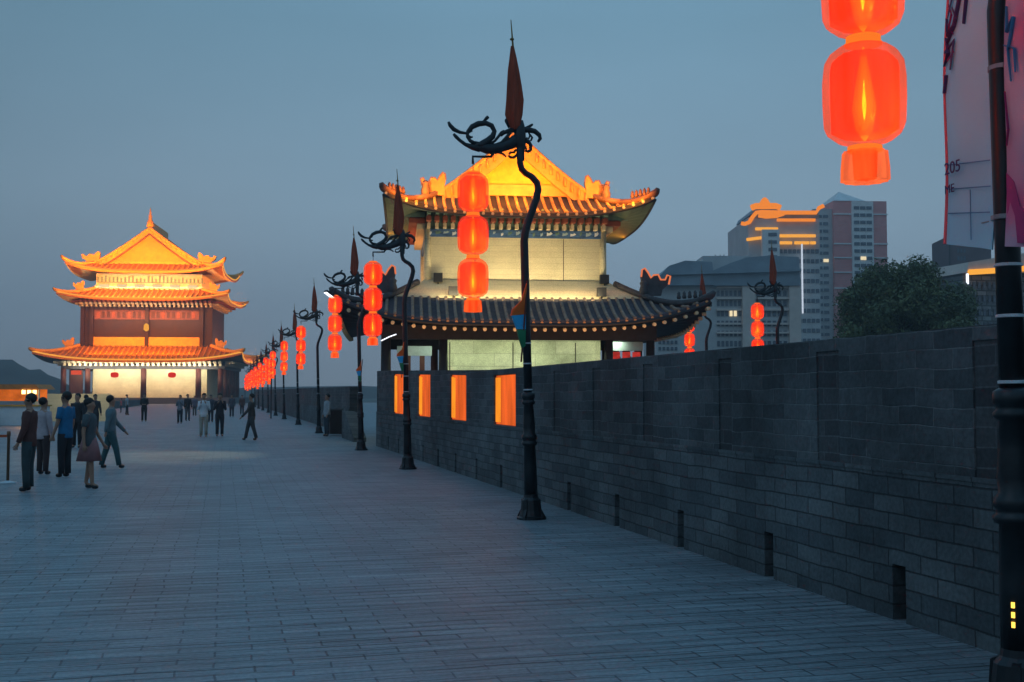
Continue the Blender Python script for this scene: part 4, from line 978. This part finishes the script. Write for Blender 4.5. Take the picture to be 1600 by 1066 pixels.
# G stone building with orange eave
D=110; b=bldg('stone_building','grey stone building with orange lit eave behind the nearest post',1560,D,-YAW+R(14)); k=D/F; X=lambda px:(px-1560)*k
m=MB(); m.box(X(1500),0,0,X(1660),12,Zp(428)); m.build('wall',brickmat('stone_blocks',(.12,.125,.13),(.26,.27,.275),(.07,.075,.08),(0,2),1.1,.5,.06,bump=.3,stain=.4),b)
m=MB(); m.prism([(X(1498),Zp(428)),(X(1502),Zp(412)),(X(1660),Zp(385)),(X(1665),Zp(425))],-.8,12); m.build('tiled_roof',MT['bbeige'],b)
m=MB(); m.tube([(X(1500),-1,Zp(428)),(X(1552),-1,Zp(424)),(X(1660),-1,Zp(414))],.27,6); m.build('eave_light_strip',MT['ledy'],b)
m=MB(); m.box(X(1498),-.9,Zp(446),X(1500.5),-.7,Zp(430)); m.build('white_light_line',MT['ledw'],b)
windows(b,X(1506),X(1650),Zp(520),Zp(436),16,4,-.05,wf=.5,hf=.5)

# ------------------------------------------------------------------ tree
def leafmat():
    m,nt,out=newmat('tree_leaves'); b=principled(nt,out); N=nt.nodes.new; L=nt.links
    tc=N('ShaderNodeTexCoord'); nz=N('ShaderNodeTexNoise'); nz.inputs['Scale'].default_value=.8; L.new(tc.outputs['Object'],nz.inputs['Vector'])
    cr=N('ShaderNodeValToRGB'); e=cr.color_ramp.elements; e[0].position=.35; e[0].color=(.035,.055,.018,1); e[1].position=.7; e[1].color=(.125,.14,.05,1)
    L.new(nz.outputs[0],cr.inputs[0]); L.new(cr.outputs[0],b.inputs['Base Color']); b.inputs['Roughness'].default_value=.7; return m
MT['leaf']=leafmat(); MT['bark']=M('bark',(.05,.04,.03),.9,.3,6,.4)
def tree(loc,lab,hw,z0,z1,nl,leaf,seed):
    rnd=random.Random(seed); t=thing('broadleaf_tree',lab,'tree',loc)
    m=MB(); m.tube([(0,0,0),(.1,0,z0*.6),(0,.1,z0),(.1,0,(z0+z1)/2),(0,0,z1*.92)],[hw*.07,hw*.055,hw*.045,hw*.03,.03],8)
    for i in range(16):
        a=rnd.uniform(0,2*PI); h=z0*.8+(z1-z0)*rnd.uniform(0,.6); r_=hw*rnd.uniform(.5,.9)
        m.tube([(0,0,h*.85),(math.cos(a)*r_*.5,math.sin(a)*r_*.5,h+.15*r_),(math.cos(a)*r_,math.sin(a)*r_,h+.35*r_)],[hw*.025,hw*.015,.02],5)
    m.build('trunk',MT['bark'],t)
    blobs=[]
    for i in range(130):
        while True:
            x,y,z=[rnd.uniform(-1,1) for _ in range(3)]
            q=x*x+y*y+z*z
            if .25<q<1: break
        zz=z0+(z1-z0)*(.5+.46*z); f=1.0 if z>-.2 else 1.0
        wd=hw*(1-.25*max(0,z)-.0*abs(z))
        blobs.append((x*wd*.92,y*wd*.92,zz,hw*rnd.uniform(.14,.26)))
    m=MB()
    for i in range(nl):
        bx,by,bz,br=rnd.choice(blobs)
        v=Vector([rnd.gauss(0,1) for _ in range(3)]).normalized()*br*rnd.uniform(.55,1.08)
        c=Vector((bx,by,bz))+v; n=(v.normalized()+Vector([rnd.uniform(-.8,.8) for _ in range(3)])).normalized()
        a=n.orthogonal().normalized(); b_=n.cross(a); s=leaf*rnd.uniform(.6,1.4); w=rnd.uniform(0,PI)
        a,b_=a*math.cos(w)+b_*math.sin(w),b_*math.cos(w)-a*math.sin(w)
        m.add([c-a*s,c+b_*s*.45,c+a*s,c-b_*s*.45],[(0,1,2,3)])
    o=m.build('crown',MT['leaf'],t); return t
D=95; k=D/F; p=AT(1412,D)
tree(p,'large round dark green tree above the wall in front of the tower block',108*k,1.7+(617-520)*k-1.5,1.7+(617-413)*k,40000,.16,5)
for i,(px,D,hw,zt,lab) in enumerate(((1330,80,2.4,6.6,'small dark tree low against the wall left of the large tree'),(1500,88,2.8,8.0,'dark tree at the right foot of the large tree'))):
    tree(AT(px,D),lab,hw,zt*.35,zt,7000,.15,20+i)

# ------------------------------------------------------------------ hills and left background
def hill(name,pts,D,depth,m):
    mb=MB(); k=D/F; base=[]
    nn=len(pts)
    rows=[]
    for j,(f,dd) in enumerate(((0,-depth),(.75,-depth*.3),(1,0),(.75,depth*.4),(0,depth))):
        for px,py in pts:
            q=AT(px,D+dd); rows.append((q.x,q.y,max(-.5,(1.7+(617-py)*k)*f-.5*(1-f))))
    fs=[(j*nn+i,j*nn+i+1,(j+1)*nn+i+1,(j+1)*nn+i) for j in range(4) for i in range(nn-1)]
    mb.add(rows,fs); return tag(mb.build(name,m,None,True),kind='structure')
MT['hill']=M('wooded_hill',(.05,.045,.04),.95,.5,.05,.3)
hill('hill',[(-260,600),(-160,575),(-60,572),(0,562),(18,562),(30,570),(45,578),(62,577),(75,586),(92,592),(110,604),(140,612),(200,614)],420,80,MT['hill'])
hill('far_hill',[(330,614),(380,606),(480,604),(560,603),(640,606),(800,604),(1000,606),(1300,600),(1700,600)],560,70,MT['hill'])
D=62; k=D/F
kb=thing('snack_kiosk','low kiosk with orange glowing canopy and three bright lamps at the left edge','kiosk',AT(30,D),-YAW)
X=lambda px:(px-30)*k
m=MB(); m.box(X(-30),0,0,X(60),1.6,1.05); m.build('counter',MT['white'],kb)
m=MB(); m.box(X(-32),-.1,1.05,X(62),1.7,1.13); m.build('counter_top',MT['pedim'],kb)
for px in (-28,60):
    m=MB(); m.box(X(px)-.04,0,1.13,X(px)+.04,.1,2.0); m.build('post',MT['bbeige'],kb)
m=MB(); m.prism([(X(-34),2.0),(X(66),2.0),(X(58),2.28),(X(-26),2.28)],-.3,1.8); m.build('canopy',M('orange_canopy',(.6,.2,.05),.7),kb)
for px in (41,49.5,58):
    m=MB(); m.box(X(px-2.7),-.36,1.74,X(px+2.7),-.30,1.96); m.build('lamp',emit('kiosk_lamp',(1,.72,.22),4.5) if 'kiosk_lamp' not in bpy.data.materials else bpy.data.materials['kiosk_lamp'],kb)
m=MB(); m.box(X(-30),1.3,1.35,X(58),1.35,2.0); m.build('lit_back',emit('kiosk_back',(1,.2,.02),.55,.3,2),kb)
pk=AT(48,D-1.2,2.3); spot('kiosk_glow',(pk.x,pk.y,2.0),(pk.x-1,pk.y-6,0),160,(1,.4,.06),150,.9)
pk=AT(50,D+6,2.2)
D=72; k=D/F
h=thing('hoarding','cream hoarding board standing low behind the dark crowd left of the far tower','hoarding',AT(115,D),-YAW)
m=MB(); m.box(-2.5,0,0,2.4,.08,HZ(615.5,D)); m.build('board',MT['cream'],h)
for x in (-2.3,0,2.2):
    m=MB(); m.box(x-.04,.08,0,x+.04,.16,1.8); m.build('post',MT['bbeige'],h)
pk=AT(112,D-2.2,.3); area('hoarding_light',(pk.x,pk.y,2.6),(pk.x,pk.y+2,1.2),4,.2,30,(1,.75,.35))
p=G(12,755)
sn=thing('queue_stanchion','thin queue post with pale round foot and orange belt at the left edge','barrier post',p)
m=MB(); m.lathe([(.17,0),(.165,.02),(.05,.04),(.03,.05)],20); m.build('foot',MT['band'],sn,True)
m=MB(); m.lathe([(.028,.05),(.028,.9),(.036,.91),(.036,.99),(.02,1.0)],12); m.build('post',M('bronze_post',(.18,.09,.05),.4,.2,5,metal=.5),sn,True)
m=MB(); m.box(-1.5,-.003,.88,-.03,.003,.93); m.build('belt',M('orange_belt',(.5,.09,.03),.7),sn)

# ------------------------------------------------------------------ people
def skinmesh(name,verts,edges,radii,m,parent,sub=1):
    me=bpy.data.meshes.new(name); me.from_pydata(verts,edges,[])
    o=bpy.data.objects.new(name,me); C.objects.link(o)
    md=o.modifiers.new('s','SKIN'); md.use_smooth_shade=True; md.branch_smoothing=.3
    if not me.skin_vertices: return o
    for i,r_ in enumerate(radii):
        sv=me.skin_vertices[0].data[i]; sv.radius=(r_,r_) if not hasattr(r_,'__len__') else r_; sv.use_root=(i==0)
    if sub: s2=o.modifiers.new('u','SUBSURF'); s2.levels=sub; s2.render_levels=sub
    dg=bpy.context.evaluated_depsgraph_get(); e=o.evaluated_get(dg)
    nm=bpy.data.meshes.new_from_object(e); o.modifiers.clear(); o.data=nm; bpy.data.meshes.remove(me)
    nm.materials.clear(); nm.materials.append(m)
    for pl in nm.polygons: pl.use_smooth=True
    o.parent=parent; return o
cm={}
def cloth(c):
    c=tuple(c)
    if c not in cm: cm[c]=M('cloth_%d'%len(cm),c,.85,.2,6,.1)
    return cm[c]
def person(p,face,h,label,top,bottom,pose='stand',sleeve='short',detail=False,hair='short',skirt=False,shoe=(.02,.02,.025)):
    t=thing('person',label,'person',(p[0],p[1],0),face,'people on the road')
    s=h/1.76; V=lambda x,y,z:(x*s,y*s,z*s)
    st={'stand':(.0,.0),'walk':(.2,-.2),'step':(.1,-.08)}[pose]
    el={'stand':(0,.02),'walk':(-.1,.14),'step':(-.05,.06)}[pose]
    vs=[];es=[];rs=[]
    def a(v,r_,par=None):
        vs.append(V(*v)); rs.append(r_*s if not hasattr(r_,'__len__') else (r_[0]*s,r_[1]*s)); 
        if par is not None: es.append((par,len(vs)-1))
        return len(vs)-1
    pel=a((0,0,.96),.125); sp1=a((0,.005,1.12),.118,pel); ch=a((0,0,1.31),.13,sp1); ub=a((0,-.01,1.43),.085,ch); nk=a((0,0,1.52),.052,ub)
    hb=a((0,.022,1.575),.07,nk); hm0=a((0,.018,1.625),.088,hb); hm=a((0,.01,1.675),.095,hm0); ht0=a((0,.004,1.73),.082,hm); ht=a((0,0,1.775),.035,ht0)
    if detail:
        a((0,.118,1.63),.012,hm0); 
        a((.09,0,1.635),.014,hm0); a((-.09,0,1.635),.014,hm0)
    arms={}
    photo=pose=='photo'
    for sx,ey in ((1,el[0]),(-1,el[1])):
        sh=a((sx*.165,-.005,1.42),.062,ub); elb=a((sx*.225,ey,1.13),.042,sh)
        if sleeve=='phone': wr=a((sx*.10,.24,1.38),.03,elb)
        elif sleeve=='hips': wr=a((sx*.1,.17,1.1),.03,elb)
        else: wr=a((sx*.235,ey*2+.07,.90),.03,elb)
        arms[sx]=(sh,elb,wr)
        d=(Vector(vs[wr])-Vector(vs[elb])).normalized()
        w=Vector(vs[wr])/s; pm=w+d*.065; i=a(tuple(pm),.032,wr)
        if detail:
            for k in range(4):
                o_=Vector((0,(k-1.5)*.021,0)); q1=pm+d*.055+o_; q2=pm+d*(.095-.006*abs(k-1.4))+o_*1.1-Vector((sx*.012,0,0))
                j=a(tuple(q1),.0095,i); a(tuple(q2),.0085,j)
            j=a(tuple(pm+Vector((-sx*.008,.045,0))+d*.01),.011,i); a(tuple(pm+Vector((-sx*.012,.06,0))+d*.045),.009,j)
        else:
            a(tuple(pm+d*.07),.02,i)
    legs={}
    for sx,fy in ((1,st[0]),(-1,st[1])):
        hp=a((sx*.088,0,.88),.092,pel); kn=a((sx*.098,fy*.5+.02,.50),.058,hp); an=a((sx*.10,fy,.10),.04,kn); to=a((sx*.115,fy+.13,.045),.034,an)
        legs[sx]=(hp,kn,an,to)
    skinmesh('body',vs,es,rs,MT['skin'],t)
    def sub(idx,edges,grow,name,mm,dz=0):
        v2=[vs[i] for i in idx]; mp={i:k for k,i in enumerate(idx)}
        e2=[(mp[x],mp[y]) for x,y in edges]; r2=[rs[i]*g for i,g in zip(idx,grow)]
        return skinmesh(name,v2,e2,r2,mm,t)
    # top
    vs0=len(vs)
    def ell(mb,prof,n=18,yk=.74):
        q=MB(); q.lathe([(r_*s,z*s) for r_,z in prof],n,wob=lambda w_,z:1+.025*math.cos(w_*4+z*9)); q.v=[(x,y*yk,z) for x,y,z in q.v]; mb.add(q.v,q.f)
    mb=MB(); ell(mb,[(.158,.82),(.176,.84),(.168,.95),(.158,1.08),(.170,1.22),(.182,1.34),(.165,1.42),(.10,1.475),(.07,1.50)])
    for sx in (1,-1):
        sh,elb,wr=arms[sx]; A_,B_,C_=Vector(vs[sh]),Vector(vs[elb]),Vector(vs[wr]); O_=Vector((sx*.10*s,0,1.405*s))
        if sleeve=='short': mb.tube([O_,A_,A_*.6+B_*.4,A_*.3+B_*.7],[.07*s,.078*s,.066*s,.064*s],10)
        else: mb.tube([O_,A_,A_*.5+B_*.5,B_,B_*.5+C_*.5,C_],[.07*s,.078*s,.064*s,.056*s,.05*s,.042*s],10)
    mb.build('top',cloth(top),t,True)
    if skirt:
        m=MB(); m.lathe([(.13*s,1.0*s),(.17*s,.85*s),(.24*s,.55*s),(.20*s,.56*s)],18,wob=lambda q,z:1+.04*math.cos(q*7)); m.build('skirt',cloth(bottom),t,True)
    else:
        mb=MB(); ell(mb,[(.08,.76),(.150,.82),(.160,.9),(.150,1.02),(.12,1.06)])
        for sx in (1,-1):
            hp,kn,an,to=legs[sx]; A_,B_,C_=Vector(vs[hp]),Vector(vs[kn]),Vector(vs[an])
            mb.tube([A_+Vector((0,0,.03*s)),A_*.6+B_*.4,B_,B_*.5+C_*.5,C_-Vector((0,0,.02*s))],[.100*s,.094*s,.074*s,.066*s,.062*s],12)
        mb.build('trousers',cloth(bottom),t,True)
    for sx in (1,-1):
        hp,kn,an,to=legs[sx]; v=[Vector(vs[an])-Vector((0,.02*s,.045*s)),Vector(vs[to])]
        skinmesh('shoe',[tuple(v[0]),tuple(v[1])],[(0,1)],[.05*s,.042*s],cloth(shoe),t)
    hm_=MB(); rr_=[(math.sin(PI*q/9),math.cos(PI*q/9)) for q in range(10)]
    hm_.lathe([(max(.004,c_)*.098*s,-d_*.098*s) for c_,d_ in rr_],16,(0,0,0))
    hm_.xf(Matrix.Translation((0,-.022*s,1.70*s))@Matrix.Diagonal((.98,1.06,1,1)))
    if hair=='long': hm_.tube([(0,-.06*s,1.68*s),(0,-.075*s,1.55*s),(0,-.085*s,1.42*s)],[.08*s,.075*s,.04*s],10)
    hm_.build('hair',MT['hair'],t,True)
    if detail:
        m=MB()
        for sx in (-1,1): m.lathe([(.001,-.008),(.009,-.004),(.009,.004),(.001,.008)],8,(sx*.032*s,(.082)*s,1.655*s))
        m.build('eyes',MT['hair'],t)
        m=MB(); m.tube([(-.02*s,.082*s,1.59*s),(0,.086*s,1.588*s),(.02*s,.082*s,1.59*s)],.005*s,5); m.build('mouth',cloth((.25,.06,.05)),t)
    return t
FA=lambda deg: R(deg)
def P(px,py,*a,**k): q=G(px,py); return person((q.x,q.y),*a,**k)
BLK=(.012,.013,.018)
P(101,746,R(58),1.74,'man in blue t-shirt and black trousers standing in profile at the left',(.01,.13,.27),BLK,detail=True,shoe=(.01,.01,.01))
P(138,764,R(-100),1.62,'person in dusky pink skirt and grey top just right of the man in blue',(.07,.09,.10),(.28,.13,.13),pose='step',skirt=True,detail=True)
P(172,732,R(-80),1.66,'person in grey teal top and teal trousers near the crowd edge',(.10,.16,.18),(.03,.085,.095),pose='walk',sleeve='long')
P(44,768,R(80),1.7,'person in dark brown red jacket left of the man in blue',(.09,.035,.03),(.03,.05,.055),sleeve='long',detail=True)
P(66,742,R(-40),1.62,'person in pale pinkish jacket between the brown jacket and the blue shirt',(.42,.34,.36),(.05,.03,.03),sleeve='long')
P(120,700,R(160),1.72,'person in black jacket right behind the man in blue',(.02,.022,.028),BLK,sleeve='long')
P(134,684,R(-30),1.68,'person in dark navy coat, second from the right in the dark group',(.02,.025,.035),BLK,sleeve='long')
P(148,676,R(200),1.7,'person in charcoal coat at the right side of the dark group',(.035,.035,.04),(.02,.02,.025),sleeve='long')
P(160,648,R(180),1.62,'person in mauve top far away before the far tower left columns',(.35,.22,.32),(.03,.03,.04),hair='long')
P(171,652,R(90),1.6,'person in black beside the mauve top, far away',(.02,.02,.02),BLK,sleeve='long')
P(189,645,R(90),1.35,'child in coral pink top far away',(.7,.14,.13),(.05,.05,.07))
P(198,649,R(-90),1.7,'person in white shirt and dark trousers far away beside the coral top',(.4,.42,.45),(.015,.02,.03),pose='step')
P(225,659,R(180),1.76,'person dressed all in black alone in the middle of the road',(.012,.013,.016),BLK,sleeve='hips')
P(281,662,R(160),1.66,'person with pale shirt under a dark jacket holding a bag up',(.16,.18,.21),(.015,.02,.03),sleeve='phone')
P(293,658,R(200),1.72,'person in black jacket and grey trousers behind the pale shirt',(.03,.03,.035),(.06,.07,.08),sleeve='long')
P(304,650,R(170),1.6,'far person in grey purple top behind the white hoodie',(.13,.12,.16),(.06,.07,.08),sleeve='long')
P(318,683,R(175),1.74,'person in white hoodie and beige trousers raising both hands',(.62,.64,.68),(.34,.30,.25),sleeve='phone',detail=True,shoe=(.3,.3,.3))
P(343,682,R(185),1.74,'person in black with a pale pattern and red shoes beside the white hoodie',(.03,.03,.04),(.02,.025,.035),sleeve='phone',detail=True,shoe=(.35,.08,.07))
P(329,660,R(185),1.68,'person in dark jacket between the white hoodie and the far lanterns',(.05,.06,.08),(.03,.03,.04),sleeve='long')
P(392,688,R(90),1.72,'person in dark brown grey clothes walking near the far parapet',(.05,.045,.045),(.04,.045,.05),pose='walk',sleeve='long')
P(362,652,R(180),1.7,'distant person in slate jacket near the foot of the lantern row',(.06,.07,.09),(.03,.03,.04),sleeve='long')
P(378,648,R(180),1.66,'distant person in rust jacket near the foot of the lantern row',(.10,.05,.045),(.03,.03,.04),sleeve='long')
P(511,682,R(110),1.72,'person in black and white jacket standing at the far parapet by the gap',(.30,.32,.35),(.03,.05,.07),sleeve='long')
q=G(524,680)
bn=thing('litter_bin','low dark box bin beside the person at the far parapet','bin',(q.x,q.y,0),0)
m=MB(); m.box(-.25,-.25,.05,.25,.25,1.05); m.build('bin_body',MT['black'],bn); m=MB(); m.box(-.3,-.3,1.05,.3,.3,1.12); m.build('bin_lid',MT['cope'],bn)
# big red-lit bag of light under the tower corner: warm fluorescent tube
tw=Tc+ax*(-4.55)+ay*(-.6)
tl=tag(MB().tube([(-.3,0,-.15),(0,0,.0),(.22,0,.08)],.018,6).build('tube_lamp',MT['ledw']),'short white tube lamp slung under the left corner eave of the big tower','lamp'); tl.location=(tw.x,tw.y,HZ(527,38.4))

# ------------------------------------------------------------------ haze
HAZE=True
if HAZE:
    m,nt,out=newmat('haze_air'); v=nt.nodes.new('ShaderNodeVolumePrincipled'); v.inputs['Density'].default_value=.0008; v.inputs['Color'].default_value=(.80,.87,.95,1); v.inputs['Anisotropy'].default_value=.3
    nt.links.new(v.outputs[0],out.inputs['Volume'])
    g=MB(); g.box(-620,-120,-1.1,620,720,58)
    # ground reaches past the box; keep the box closed round the built scene
    tag(g.build('haze',m),'thin blue evening haze',None,None,'stuff')
# ------------------------------------------------------------------ render
sc.render.engine='CYCLES'; sc.cycles.transparent_max_bounces=32
sc.view_settings.view_transform='Standard'; sc.view_settings.look='None'; sc.view_settings.exposure=0; sc.view_settings.gamma=1
sc.render.resolution_x=1024; sc.render.resolution_y=682
